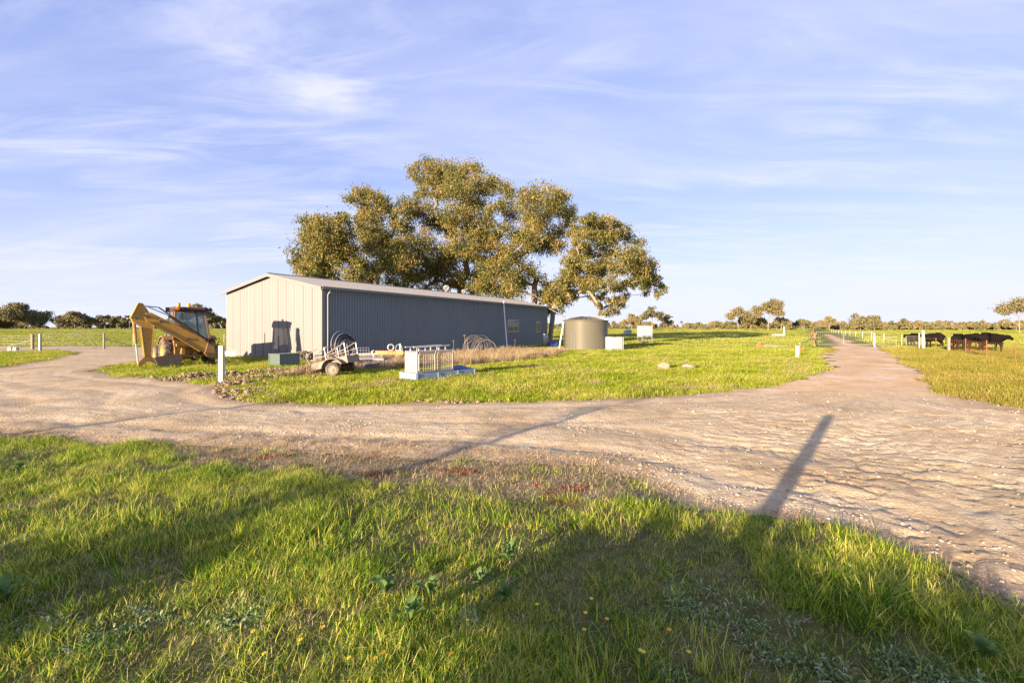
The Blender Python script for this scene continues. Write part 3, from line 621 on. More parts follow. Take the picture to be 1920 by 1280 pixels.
for px, py, lab in ((1020.5,651.5,'nearer of the two grey gas cylinders at the shed corner'),(1025,650,'rear gas cylinder half hidden behind the first at the shed corner')):
    x_, y_ = G(px, py); e = empty('gas_cylinder', (x_, y_, 0), 0, lab, 'gas cylinder')
    MB().lathe([(.17,0),(.17,.06),(.19,.08),(.19,1.02),(.15,1.14),(.06,1.2),(0,1.21)], 16).build('body', MT['galv'], e, smooth=True)
    MB().lathe([(.11,1.16),(.11,1.34),(.10,1.34),(.10,1.16)], 12).build('collar', MT['galvd'], e); MB().lathe([(.03,1.2),(.03,1.3),(0,1.3)], 8).build('valve', MT['rust'], e)
x_, y_ = G(1037, 651); e = empty('plastic_barrel', (x_, y_, .29), .15, 'blue plastic barrel lying between the cylinders and the tank', 'barrel')
MB().lathe([(0,-.45),(.25,-.45),(.28,-.4),(.285,-.2),(.295,-.17),(.285,-.14),(.285,.14),(.295,.17),(.285,.2),(.28,.4),(.25,.45),(0,.45)], 20, axis='x').build('drum', MT['bluebarrel'], e, smooth=True)
MB().lathe([(.04,.45),(.04,.48),(0,.48)], 8, (0,.1,.1), 'x').build('bung', MT['white'], e)
def rail_gate(name, P0, P1, h, m, label, rails=5, braces=(), mesh=0, posts=True, r=.022):
    P0 = Vector((*P0,0)); P1 = Vector((*P1,0)); D = P1-P0; L = D.length; e = empty(name, P0, math.atan2(D.y,D.x), label, 'gate')
    zb = .16; r *= .7; mb = MB().path([(0,0,zb),(L,0,zb),(L,0,h),(0,0,h)], r, 6, True); mb.build('frame', m, e)
    for i in range(1, rails-1): z_ = zb+(h-zb)*i/(rails-1); MB().tube((0,0,z_),(L,0,z_), r*.25 if mesh else r, n=5).build('rail', m, e)
    for a, za, b, zc in braces: MB().tube((a*L,.012,zb+(h-zb)*za),(b*L,.012,zb+(h-zb)*zc), r*.8, n=5).build('brace', m, e)
    for i in range(mesh): xx = L*(i+1)/(mesh+1); MB().tube((xx,-.012,zb),(xx,-.012,h), .0035, n=4).build('mesh_wire', m, e)
    return e
rail_gate('paddock_gate', G(1029,640), G(1054,640), 1.35, MT['greengate'], 'dark green railed gate seen between the shed and tank', 5)
x_, y_ = G(1176, 627.6); e = empty('feed_trough', (x_, y_, 0), .2, 'small grey feed bin far out in the paddock past the tote', 'feed bin')
MB().prism([(-.9,.3),(.9,.3),(1.1,1.1),(-.6,1.1)], -.6, .6, 'xz').build('hopper', MT['galvd'], e)
for a in (-.7,.7): MB().box((a-.05,-.5,0),(a+.05,.5,.3)).build('skid', MT['galvd'], e)
MB().prism([(-.7,1.1),(1.2,1.1),(.3,1.3)], -.65, .65, 'xz').build('lid', MT['galvd'], e)
# ------------------------------------------------------------------ backhoe
DG = empty('backhoe_loader', (-16.4, 25.0, gz(-16.4,25)+.02), R(138), 'weathered yellow backhoe loader parked with its arm slewed sideways', 'digger')
Ye, Yd, St = MT['yellow'], MT['yellowd'], MT['steel']
def wheel(x_, y_, r_, wd, side, lugs):
    t_ = MB(); p_ = [(r_*.56,-wd/2*.8),(r_*.62,-wd/2),(r_*.90,-wd/2),(r_*.97,-wd*.36),(r_,0),(r_*.97,wd*.36),(r_*.90,wd/2),(r_*.62,wd/2),(r_*.56,wd/2*.8)]
    t_.lathe(p_, 36, (0,0,0), 'y')
    ty = t_.build('wheel', MT['rubber'], DG, (x_, y_, r_))
    lg = MB()
    for i in range(lugs):
        for sd in (-1,1):
            a = 2*math.pi*(i+.25*sd)/lugs
            def pt(rr, yy, aa): return (rr*math.sin(aa), yy, rr*math.cos(aa))
            lg.bar(pt(r_*.985,sd*.01,a), pt(r_*.95,sd*wd*.47,a+.22), .055*r_/.6, .085*r_/.6, up=(math.sin(a),0,math.cos(a)))
    lg.build('tread_lug', MT['rubber'], ty)
    MB().lathe([(r_*.58,side*wd*.42),(r_*.52,side*wd*.44),(r_*.48,side*wd*.2),(r_*.22,side*wd*.12),(r_*.2,side*wd*.32),(0,side*wd*.34)], 28, (0,0,0), 'y').build('rim', Ye, ty, smooth=True)
    for i in range(8):
        a = 2*math.pi*i/8; MB().lathe([(.025,side*wd*.1),(.025,side*wd*.17),(0,side*wd*.17)], 6, (r_*.34*math.sin(a),0,r_*.34*math.cos(a)), 'y').build('wheel_nut', St, ty)
for sd in (1,-1): wheel(1.15, sd*.95, .68, .46, sd, 16); wheel(3.35, sd*.9, .46, .32, sd, 14)
MB().tube((1.15,-.8,.68),(1.15,.8,.68),.13,n=10).tube((3.35,-.78,.46),(3.35,.78,.46),.10,n=10).build('axle', St, DG)
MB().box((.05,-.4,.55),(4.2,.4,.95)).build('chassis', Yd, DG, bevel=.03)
MB().prism([(2.15,.95),(2.15,1.72),(3.6,1.55),(4.15,1.5),(4.2,.95)], -.43, .43, 'xz').build('bonnet', Ye, DG, bevel=.05)
MB().box((4.2,-.4,.75),(4.24,.4,1.48)).build('grille', MT['black'], DG)
MB().path([(2.9,.28,1.5),(2.9,.28,2.35)], .045, 8).build('exhaust', MT['rust'], DG)
for sd in (1,-1):                          # rear mudguards
    mb = MB(); r0 = .82; o = []
    for k in range(9): a = R(30+100*k/8); o.append((1.15+r0*math.cos(a), .68+r0*math.sin(a)))
    o2 = [(1.15+(p[0]-1.15)*.93, .68+(p[1]-.68)*.93) for p in o]
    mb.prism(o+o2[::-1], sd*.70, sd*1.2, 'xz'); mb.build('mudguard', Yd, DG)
# cab: tapered frame, glass on all sides, roof
cb = [(.45,-.82),(2.15,-.78),(2.15,.78),(.45,.82)]; ct = [(.72,-.66),(2.0,-.62),(2.0,.62),(.72,.66)]; z0, z1 = 1.28, 2.78
cab = MB().box((.5,-.8,.95),(2.15,.8,1.27)).build('cab_base', Yd, DG, bevel=.03)
for (a, b) in zip(cb, ct): MB().bar((*a,z0),(*b,z1), .085, .085, up=(1,0,0)).build('cab_post', MT['cabpost'], DG)
for sd in (1,-1): MB().bar((.98,sd*.815,z0),(1.1,sd*.655,z1), .06, .06, up=(1,0,0)).build('cab_post', MT['cabpost'], DG)
MB().bar((.46,-.30,z0+.02),(.72,-.24,z1), .05, .05, up=(1,0,0)).build('cab_post', MT['black'], DG)
for i in range(4):
    j = (i+1) % 4; c_ = lambda p, q, z: Vector((p[0]*.99+q[0]*.01, p[1]*.99+q[1]*.01, z))
    a0, b0_, b1, a1 = (Vector((*cb[i],z0)), Vector((*cb[j],z0)), Vector((*ct[j],z1)), Vector((*ct[i],z1)))
    ctr = (a0+b0_+b1+a1)/4; nrm = (b0_-a0).cross(a1-a0).normalized()*.008
    q4 = [ctr+(p_-ctr)*.985 for p_ in (a0,b0_,b1,a1)]
    MB().add([p_-nrm for p_ in q4]+[p_+nrm for p_ in q4], [(0,1,2,3),(7,6,5,4),(0,4,5,1),(1,5,6,2),(2,6,7,3),(3,7,4,0)]).build('cab_window', MT['cabglass'], DG)
rf = MB().prism([(.52,2.78),(.48,2.92),(.7,3.0),(2.05,3.0),(2.2,2.9),(2.15,2.78)], -.76, .76, 'xz').build('cab_roof', MT['cabroof'], DG, bevel=.03)
for xx, yy in ((.62,.5),(1.0,-.05)): MB().lathe([(.075,3.0),(.085,3.02),(.08,3.17),(.05,3.22),(0,3.23)], 14, (xx+.2,yy,0)).build('beacon', MT['orange'], DG, smooth=True)
for yy in (.62,.36,-.62): MB().lathe([(.0,.42),(.09,.43),(.10,.50),(.06,.56),(0,.57)], 12, (0,yy,2.90), 'x').build('work_light', MT['black' if yy < .5 else 'orange'], DG)
MB().tube((.6,.72,2.86),(.45,1.02,2.84),.02).box((.4,1.0,2.7),(.44,1.16,2.95)).build('mirror', MT['black'], DG)
MB().box((1.05,-.26,1.3),(1.6,.26,1.55)).build('seat', MT['seat'], DG, bevel=.06)
MB().prism([(-.26,1.5),(.26,1.5),(.2,2.12),(.1,2.2),(-.1,2.2),(-.2,2.12)], 1.52, 1.64, 'yz').build('seat_back', MT['seat'], DG, bevel=.04)
for yy in (-.35,-.15,.2,.38): MB().path([(.7,yy,1.28),(.66,yy,1.55),(.7,yy,1.72)], .018, 6).lathe([(0,1.70),(.03,1.72),(.03,1.77),(0,1.79)], 8, (.7,yy,0)).build('lever', MT['black'], DG)
MB().lathe([(.20,-.012),(.215,0),(.20,.012),(.185,0),(.20,-.012)], 20, (1.95,0,1.72), 'x').build('steering_wheel', MT['black'], DG)
# loader arms and bucket in front
for sd in (1,-1):
    MB().prism([(2.0,1.55),(2.1,1.72),(3.5,1.35),(4.75,.62),(4.75,.42),(3.4,1.1)], sd*.56-.05, sd*.56+.05, 'xz').build('loader_arm', Ye, DG)
    MB().tube((2.4,sd*.66,.95),(3.9,sd*.66,1.0),.05,n=8).tube((3.9,sd*.66,1.0),(4.6,sd*.66,.75),.028,n=8).build('loader_ram', MT['chrome'], DG)
lo_ = [(4.7,.75),(4.72,.2),(4.9,.03),(5.5,.0),(5.5,.04),(4.95,.09),(4.8,.25),(4.9,.85),(4.8,.9)]
MB().prism(lo_, -1.1, 1.1, 'xz').prism([(4.72,.2),(4.9,.03),(5.5,0),(5.2,.55),(4.85,.87),(4.7,.75)], 1.1, 1.13, 'xz').prism([(4.72,.2),(4.9,.03),(5.5,0),(5.2,.55),(4.85,.87),(4.7,.75)], -1.13, -1.1, 'xz').build('loader_bucket', Yd, DG)
# rear frame, stabilisers
MB().box((-.12,-1.12,.42),(.05,.9,.52)).box((-.12,-1.12,.88),(.05,.9,.98)).box((-.1,-1.12,.52),(.04,-1.0,.88)).box((-.1,.82,.52),(.04,.9,.88)).box((-.1,-.1,.52),(.03,.1,.88)).build('rear_frame', Yd, DG, bevel=.01)
for sd in (1,-1):
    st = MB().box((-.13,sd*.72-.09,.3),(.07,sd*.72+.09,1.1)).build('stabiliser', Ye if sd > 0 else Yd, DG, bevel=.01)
    MB().box((-.08,sd*.72-.05,.08),(.02,sd*.72+.05,.3)).build('stabiliser_leg', St, st); MB().box((-.22,sd*.72-.2,.05),(.16,sd*.72+.2,.09)).build('foot_pad', St, st)
MB().box((.1,-.98,.5),(.55,-.42,.92)).build('battery_box', Ye, DG, bevel=.02); MB().box((.1,.15,.52),(.5,.55,.9)).build('tool_box', Ye, DG, bevel=.02)
# backhoe arm: kingpost shifted to the right, boom slewed out over the left
KY = -.8
kp = MB().box((-.42,KY-.2,.28),(-.125,KY+.2,.42)).box((-.42,KY-.2,.95),(-.125,KY+.2,1.08)).box((-.3,KY-.24,.42),(-.16,KY+.24,.95)).build('kingpost', Yd, DG, bevel=.02)
MB().tube((-.34,KY,.2),(-.34,KY,1.16),.06,n=10).build('king_pin', St, kp)
bc = -.36
MB().prism([(KY-.05,.38),(KY+.05,.95),(KY+.35,1.12),(KY+.5,.62),(KY+.3,.36)], bc-.17, bc+.17, 'yz').build('swing_casting', Yd, DG, bevel=.02)
boom = MB()
bp = [(KY+.12,.55),(KY+.05,.80),(KY+.5,1.28),(KY+1.6,1.95),(KY+2.75,2.62),(KY+2.95,2.62),(KY+3.02,2.42),(KY+2.9,2.22),(KY+1.7,1.45),(KY+.7,.72)]
boom.prism(bp, bc-.13, bc+.13, 'yz'); bo = boom.build('boom', Ye, DG, bevel=.015)
for (a, b) in (((KY+2.9,2.21),(KY+1.7,1.44)),((KY+1.7,1.44),(KY+.7,.71)),((KY+.5,1.295),(KY+1.6,1.965)),((KY+1.6,1.965),(KY+2.75,2.635))): MB().bar((bc,*a),(bc,*b),.33,.03).build('flange_plate', Ye, bo)
for yy, z_ in ((KY+2.86,2.44),(KY+2.35,2.22),(KY+1.2,1.35),(KY+.3,.8)): MB().lathe([(.075,-.16),(.075,.16),(0,.16)], 12, (bc,yy,z_), 'x').lathe([(0,-.16),(.075,-.16)], 12, (bc,yy,z_), 'x').build('pivot_pin', St, bo)
MB().tube((bc,KY+.35,1.12),(bc,KY+1.55,2.05),.075,n=10).build('boom_ram', Yd, DG); MB().tube((bc,KY+1.55,2.05),(bc,KY+2.1,2.34),.036,n=8).build('boom_ram_rod', MT['chrome'], DG)
MB().tube((bc,KY+.95,1.72),(bc,KY+2.0,2.52),.07,n=10).build('dipper_ram', Yd, DG); MB().tube((bc,KY+2.0,2.52),(bc,KY+2.95,2.98),.034,n=8).build('dipper_ram_rod', MT['chrome'], DG)
for off in (-.09,.09): MB().path([(bc+off,KY+.3,1.25),(bc+off,KY+1.0,1.82),(bc+off,KY+1.8,2.42),(bc+off,KY+2.4,2.9),(bc+off,KY+2.85,2.95)], .018, 6).build('hydraulic_hose', MT['black'], DG)
for off in (-.2,.16): MB().path([(-.15,KY+off,1.0),(-.3,KY+off*1.3,1.35),(bc,KY+.25,1.35),(bc+.1,KY+.6,1.38)], .02, 6).build('hydraulic_hose', MT['black'], DG)
dp = [(KY+2.62,2.15),(KY+2.78,2.62),(KY+3.05,3.08),(KY+3.2,3.10),(KY+3.5,2.35),(KY+3.44,2.2),(KY+3.12,1.95),(KY+2.98,.55),(KY+2.74,.55)]
di = MB().prism(dp, bc-.11, bc+.11, 'yz').build('dipper', Ye, DG, bevel=.015)
for (a, b) in (((KY+3.21,3.11),(KY+3.52,2.36)),((KY+2.735,.55),(KY+2.61,2.15)),((KY+2.985,.55),(KY+3.125,1.95))): MB().bar((bc,*a),(bc,*b),.30,.03).build('flange_plate', Ye, di)
MB().lathe([(0,-.14),(.07,-.14),(.07,.14),(0,.14)], 12, (bc,KY+2.95,2.48), 'x').lathe([(0,-.13),(.05,-.13),(.05,.13),(0,.13)], 12, (bc,KY+3.3,2.35), 'x').build('pivot_pin', St, di)
MB().tube((bc,KY+3.38,2.25),(bc,KY+3.30,1.15),.07,n=10).build('bucket_ram', Yd, DG); MB().tube((bc,KY+3.30,1.15),(bc,KY+3.22,.22),.036,n=8).build('bucket_ram_rod', MT['chrome'], DG)
MB().prism([(KY+2.74,.55),(KY+2.98,.55),(KY+3.22,.28),(KY+3.24,.12),(KY+3.12,.10),(KY+2.86,.32),(KY+2.55,.18),(KY+2.5,.28)], bc-.09, bc+.09, 'yz').build('bucket_link', Yd, DG, bevel=.01)
bk = [(KY+2.62,.42),(KY+2.5,.12),(KY+2.2,.0),(KY+1.75,.02),(KY+1.5,.25),(KY+1.5,.62),(KY+1.53,.62),(KY+1.56,.28),(KY+1.78,.08),(KY+2.2,.06),(KY+2.44,.16),(KY+2.54,.42)]
bko = MB().prism(bk, bc-.32, bc+.32, 'yz').build('bucket', St, DG)
for sd in (-1,1): MB().prism([(KY+2.62,.42),(KY+2.5,.12),(KY+2.2,0),(KY+1.75,.02),(KY+1.5,.25),(KY+1.5,.62),(KY+1.9,.6),(KY+2.3,.5)], bc+sd*.32-.015, bc+sd*.32+.015, 'yz').build('bucket_side', St, bko)
for k in range(5): xx = bc-.28+.14*k; MB().prism([(KY+1.48,.58),(KY+1.56,.58),(KY+1.53,.82)], xx-.035, xx+.035, 'yz').build('tooth', Ye, bko)
# ------------------------------------------------------------------ trees
def leaf_quads(C, r_, n, ll, lw, rg, flat=.75, hang=.7):
    """n leaves spread through each clump: C (k,3) centres, r_ (k,) radii"""
    Ps = []
    for c, rr in zip(C, r_):
        ns = max(5, int(7+rr*5)); dr = rg.normal(size=(ns,3)); dr /= np.linalg.norm(dr, axis=1)[:,None]; dr[:,2] = dr[:,2]*.9+.12
        sub = c + dr*rr*rg.uniform(.35,1.1,(ns,1))*np.array([1,1,flat])
        m_ = max(8, int(n*(rr**1.6)/ns)); k = rg.integers(0, ns, m_*ns)
        Ps.append(sub[k] + rg.normal(size=(len(k),3))*np.array([.29,.29,.24])*rr)
    P_ = np.concatenate(Ps); n_ = len(P_)
    d = rg.normal(size=(n_,3)); d[:,2] -= hang*2.6; d /= np.linalg.norm(d, axis=1)[:,None]
    s = rg.normal(size=(n_,3)); s -= d*(s*d).sum(1)[:,None]; s /= np.linalg.norm(s, axis=1)[:,None]
    L = (ll*rg.uniform(.6,1.3,n_))[:,None]; W_ = (lw*rg.uniform(.7,1.3,n_))[:,None]
    V = np.stack([P_-d*L/2, P_+s*W_/2, P_+d*L/2, P_-s*W_/2], 1).reshape(-1,3)
    return V, np.arange(n_*4).reshape(-1,4)
def limbs(base, fork, clumps, r0, rg, n=6):
    pos = [Vector(base)]; par = [-1]; k = 5
    for i in range(1, k+1):
        f = i/k; p_ = Vector(base).lerp(Vector(fork), f); p_.x += rg.normal()*.12*f*(fork[2]-base[2])*.15; p_.y += rg.normal()*.12*f; pos.append(p_); par.append(i-1)
    top = pos[-1]; order = sorted(range(len(clumps)), key=lambda i: (Vector(clumps[i][:3])-top).length); tips = []
    for i in order:
        c = Vector(clumps[i][:3]); best, bi = 1e9, 0
        for j in range(3, len(pos)):
            dv = c-pos[j]; cost = dv.length + max(0, -dv.z)*1.5
            if cost < best: best, bi = cost, j
        a = pos[bi]; L = (c-a).length; pj = bi; seg = 2 if L < 2.5 else 4
        for q_ in range(1, seg+1):
            f = q_/seg; p_ = a.lerp(c, f); sag = math.sin(f*math.pi)*L*.10
            p_ += Vector((rg.normal()*.05*L, rg.normal()*.05*L, sag*rg.uniform(-.6,1.2)))*(1 if q_ < seg else 0)
            pos.append(p_); par.append(pj); pj = len(pos)-1
        tips.append(pj)
    cnt = [0.0]*len(pos)
    for t_ in tips:
        while t_ >= 0: cnt[t_] += 1; t_ = par[t_]
    cm_ = max(cnt); rad = [r0*max(.05, (max(c,.6)/cm_)**.62) for c in cnt]; rad[0] = r0*1.35
    mb = MB()
    for i in range(1, len(pos)):
        if (pos[i]-pos[par[i]]).length < 1e-3: continue
        rr0 = min(rad[par[i]], rad[i]*1.5) if par[i] > 5 else (rad[par[i]] if i <= 5 else rad[i]*1.3)
        mb.path([pos[par[i]], pos[i]], [rr0, rad[i]], n, caps=False)
    return mb
def tree(name, base, fork, clumps, r0, label, cat='tree', group=None, per=150, leaf=(.34,.12), lm='gum', bm_='bark', seed=0, n=6):
    rg = np.random.default_rng(seed+1000); e = empty(name, base, 0, label, cat, group); b = np.array(base)
    cl_ = [(c[0]-b[0], c[1]-b[1], c[2]-b[2], c[3]) for c in clumps]
    limbs((0,0,-.2), tuple(np.array(fork)-b), cl_, r0, rg, n).build('trunk', MT[bm_], e, smooth=True)
    V, Q = leaf_quads(np.array([c[:3] for c in cl_]), [c[3] for c in cl_], per, leaf[0], leaf[1], rg)
    link('crown', np_mesh('crown', V, Q), MT[lm], e); return e
def px_tree(name, basepx, d, forkpx, cl, r0, label, seed, spread=3.5, per=380, shrink=1.0):
    rg = np.random.default_rng(seed); cs = []
    for (a, b, r) in cl:
        for rep_ in range(3):
            dd = d + rg.normal(0, spread); x_, y_, z_ = AT(a+min(rep_,1)*rg.normal()*r*.75, b+min(rep_,1)*(rg.normal()*.6+.35)*r, dd); cs.append((x_, y_, z_, r*(1.3-.2*rep_)*shrink*d/FPX))
    f = AT(forkpx[0], forkpx[1], d); x_ = (basepx-960)/FPX*d
    return tree(name, (x_, d, 0), f, cs, r0, label, 'tree', 'tall gum trees behind the shed', per, (.34,.105), 'gum', 'bark', seed, 8)
TA = [(586,421,18),(610,427,22),(641,410,12),(593,450,26),(624,442,26),(641,435,18),(582,469,18),(610,465,24),(637,480,20),(565,490,12),(561,505,12),(593,492,19),(582,511,16),(620,501,19),(667,480,20),(675,501,16),(650,462,14),(655,515,15),(605,518,15)]
TB = [(662,372,12),(679,364,14),(702,366,10),(715,376,12),(683,391,14),(709,391,13),(728,387,11),(688,408,12),(675,416,11),(704,416,15),(679,442,18),(709,442,23),(736,442,20),(698,465,21),(730,465,19),(751,459,13),(751,416,13),(763,385,14),(751,395,11),(720,490,14),(690,500,14),(700,525,14),(735,480,12),(672,520,13)]
TC = [(799,307,13),(780,326,14),(793,345,13),(812,328,15),(841,319,19),(867,317,18),(886,315,9),(865,336,18),(835,338,17),(846,364,21),(877,357,21),(896,345,15),(930,347,15),(947,357,15),(915,357,14),(793,360,9),(782,395,15),(810,408,19),(839,400,21),(869,395,21),(825,423,17),(888,378,19),(897,430,19),(907,450,18),(763,425,15),(856,454,21),(881,463,21),(894,442,17),(772,480,20),(747,490,20),(730,501,15),(793,469,20),(814,480,21),(761,505,18),(804,501,20),(772,522,16),(814,528,16),(831,501,18),(877,480,17),(735,522,12),(850,425,16),(925,395,12),(918,420,12),(842,478,14),(915,470,15),(925,450,13),(905,500,17),(888,515,16),(858,512,14),(842,535,13),(912,530,16),(897,545,13),(790,545,12),(750,535,12)]
TD = [(987,360,14),(1010,362,16),(1030,372,16),(1050,370,12),(965,390,17),(992,387,18),(1020,400,18),(1050,395,18),(1065,410,12),(962,437,18),(987,445,20),(1030,435,19),(975,465,20),(1005,460,20),(1040,450,15),(930,495,18),(950,515,20),(920,520,16),(965,530,20),(930,545,16),(962,550,16),(992,505,15),(1030,540,13),(1050,552,12),(1020,555,14),(1035,575,8),(1065,510,13),(945,480,14),(985,415,14),(1010,425,13)]
TE = [(1100,415,14),(1117,410,14),(1097,435,12),(1130,420,12),(1155,422,12),(1172,430,11),(1130,445,17),(1110,450,14),(1150,450,19),(1177,452,15),(1117,475,14),(1145,480,19),(1175,480,19),(1197,480,13),(1130,497,13),(1162,500,15),(1190,502,17),(1215,497,11),(1221,508,9),(1085,495,13),(1075,475,10),(1145,527,13),(1162,537,9),(1115,522,13),(1215,527,11),(1212,540,8),(1237,535,8),(1234,550,6),(1130,557,9),(1150,570,11),(1145,585,9),(1108,540,9),(1175,555,6),(1092,527,11),(1065,530,13),(1120,570,5),(1185,530,9),(1085,530,12),(1070,548,10),(1102,500,12),(1080,512,12),(1052,528,13),(1122,505,11),(1098,545,9),(1060,490,12),(1125,540,8),(1200,515,11),(1160,560,6),(1225,520,8),(1030,560,10),(1046,575,7),(1022,582,7),(1058,562,8),(1086,458,10),(1076,442,10),(1090,474,9),(1080,425,9)]
px_tree('gum_tree', 652, 54, (648,535), TA, .36, 'leftmost of the big gum trees, low broad crown over the shed ridge', 11, 2.5)
px_tree('gum_tree', 708, 63, (706,510), TB, .34, 'slender gum tree with open upper crown between the left and tallest gums', 12, 3)
px_tree('gum_tree', 866, 68, (864,520), TC, .62, 'tallest gum tree rising behind the middle of the shed roof', 13, 4)
px_tree('gum_tree', 1000, 63, (1000,535), TD, .48, 'dense rounded gum tree behind the far end of the shed', 14, 3)
px_tree('gum_tree', 1030, 58, (1042,545), TE, .30, 'gum tree leaning right with drooping branches above the water tank', 15, 2.5)
def far_clumps(x_, d, top, wid, rg, dens=1.0, low=.42):
    n_ = int((12 + wid*1.2)*dens); cs = []
    for k in range(n_):
        u = rg.uniform(-1,1); z_ = low*top + (top*(.9-low))*(1-abs(u)**1.8)*rg.uniform(.15,1)**.6
        cs.append((x_+u*wid*.46, d+rg.normal()*wid*.18, z_, wid*rg.uniform(.08,.15)+.3))
    return cs
FT = [(30,430,569,74,'large dark gum tree at the far left edge of the paddock'),(78,465,591,18,'thin small gum just right of the large far left gum'),
 (112,445,590,26,'far gum at the left end of the clump above the steel gate'),(140,440,585,42,'tallest far gum in the clump above the steel gate'),(160,450,592,36,'broad far gum behind the right part of the steel gate'),
 (196,450,590,26,'far gum above the right post of the steel gate'),(220,452,592,22,'far gum midway between the gate and the digger arm'),(243,450,590,22,'far gum half hidden by the raised digger elbow'),
 (370,430,569,52,'far gum tree rising directly behind the digger cab roof'),(403,455,591,28,'far gum between the digger cab and the shed'),(424,450,594,20,'far gum touching the left edge of the shed'),
 (1184,252,586,34,'brownish gum standing behind the raised white tote'),(1222,240,571,38,'pale trunked gum right of the raised white tote'),(1251,252,588,26,'darker gum at the right end of the trio past the tote'),
 (1310,400,604,16,'tiny distant gum left of the isolated tall grove'),(1345,400,604,30,'low distant gum joining the left foot of the tall grove'),
 (1387,262,575,46,'flat topped gum at the left of the tall grove in the paddock'),(1408,272,588,50,'rusty brown gum in the middle of the tall grove'),(1440,256,559,56,'highest gum of the grove in the open paddock'),(1463,268,594,26,'small gum at the right foot of the tall grove'),
 (1478,330,604,12,'tiny dark gum just beyond the tall grove'),(1508,300,598,30,'round gum between the grove and the driveway'),(1555,290,592,22,'upright gum at the end of the driveway'),
 (1613,290,587,38,'bushy green gum right of the driveway end'),(1640,285,590,30,'second bushy gum beside the driveway fence line'),(1912,175,553,64,'gum tree cut off by the right edge of the view')]
for k, (px, d, ty, wpx, lab) in enumerate(FT):
    rg = np.random.default_rng(300+k); x_ = (px-960)/FPX*d; top = EYE+(HOR-ty)/FPX*d; wid = wpx*d/FPX
    low = .15 if 'bushy' in lab or 'dark' in lab else (.3 if 'brown' in lab else .45)
    tree('distant_gum_tree', (x_, d, 0), (x_+rg.normal()*.6, d, top*.42), far_clumps(x_, d, top, wid, rg, 1.1 if low < .4 else .9, low), max(.16, top*.017), lab, 'tree', 'gum trees far out in the paddocks',
         60, (.75*d/300+.25,.42*d/300+.12), 'gumfar', 'bark', 400+k, 5)
def woodland(name, label, spans, seed, leaf):
    rg = np.random.default_rng(seed); C = []; r_ = []; tb = MB()
    for (p0, p1, d0, d1, n_, t0, t1) in spans:
        for k in range(n_):
            px = rg.uniform(p0, p1); d = rg.uniform(d0, d1); x_ = (px-960)/FPX*d; top = rg.uniform(t0, t1); wd = top*rg.uniform(.5,.9)
            for c in range(7): u = rg.uniform(-1,1); C.append((x_+u*wd*.5, d+rg.normal()*wd*.3, top*(.25+.7*(1-u*u)*rg.uniform(.2,1)))); r_.append(wd*rg.uniform(.13,.24)+.3)
            if k % 2 == 0: tb.path([(x_,d,0),(x_+rg.normal()*.3,d,top*.45),(x_+rg.normal()*.8,d,top*.8)], [top*.025+.06, top*.02+.04, .05], 4, caps=False)
    V, Q = leaf_quads(np.array(C), r_, 15, leaf*.75, leaf*.4, rg)
    o = tag(link(name, np_mesh(name, V, Q), MT['gumfar']), label, None, None, 'stuff'); tag(tb.build('trunk_mass', MT['bark'], o), None, None, None, 'stuff'); return o
woodland('distant_woodland', 'dark band of scrub along the left horizon', [(-150,440,480,560,150,4,8.5)], 501, 1.7)
woodland('distant_woodland', 'low belt of trees along the horizon behind the driveway and cattle', [(1030,1660,430,570,200,4,9),(1640,2080,300,400,300,2.8,6.6),(1560,1660,300,330,22,3,5)], 502, 1.4)
woodland('distant_woodland', 'faint far timber on the middle horizon behind the shed', [(430,1040,560,700,60,7,11)], 503, 2.0)
# ------------------------------------------------------------------ fences, gates and posts
def wire_fence(pts, posts, zs, label, h, pr=.05, pm='galv', wm='galvd', wr=.006, style='round', droppers=0):
    o = Vector((*pts[0],0)); e = empty('wire_fence', o, 0, label, 'fence'); P_ = [Vector((*p,0))-o for p in pts]
    for i, p_ in enumerate(P_):
        if posts[i] is None: continue
        hh, rr, mm = posts[i] if isinstance(posts[i], tuple) else (h, pr, pm); lean = Vector((rnd.uniform(-.02,.02), rnd.uniform(-.02,.02), 0))
        if style == 'round' or rr > .05: MB().path([p_-Vector((0,0,.15)), p_+lean+Vector((0,0,hh-.02)), p_+lean+Vector((0,0,hh))], [rr, rr, rr*.8], 8).build('post', MT[mm], e)
        else: MB().box((-rr,-rr*.25,-.1),(rr,rr*.25,hh), Matrix.Translation(p_)).box((-rr*.25,rr*.26,-.1),(rr*.25,rr*1.3,hh), Matrix.Translation(p_)).build('star_picket', MT[mm], e)
    for z_ in zs:
        mb = MB(); mb.path([p_+Vector((0,0,z_)) for p_ in P_], wr, 4); mb.build('wire', MT[wm], e)
    if droppers:
        for a, b in zip(P_[:-1], P_[1:]):
            n_ = max(2, int((b-a).length/droppers))
            for k in range(1, n_): p_ = a.lerp(b, k/n_); MB().tube(p_+Vector((0,0,zs[0])), p_+Vector((0,0,zs[-1])), wr*.8, n=4).build('stay_wire', MT[wm], e)
    return e
def post(px, py, top, wpx, m, label, name='fence_post', sq=False, cat='post'):
    x_, y_ = G(px, py); s_ = y_/FPX; h = (py-top)*s_; r = wpx*s_/2
    mb = MB()
    if sq: mb.box((-r,-r,-.2),(r,r,h))
    else: mb.path([(0,0,-.2),(0,0,h-.03),(.005,0,h)], [r*1.03, r, r*.82], 12)
    e = tag(mb.build(name, MT[m], None, (x_, y_, 0), bevel=.008 if sq else 0), label, cat); return e
post(415.5, 719, 648, 8, 'white', 'white post standing at the road bend in front of the digger', sq=True)
post(61, 655.5, 626, 5, 'wood', 'weathered timber strainer post left of the steel gate')
post(75.5, 657.5, 625.5, 4.5, 'galv', 'galvanised steel post hanging the left end of the paddock gate')
post(195, 655, 624.5, 3.4, 'wood', 'slim pale post at the right end of the paddock gate')
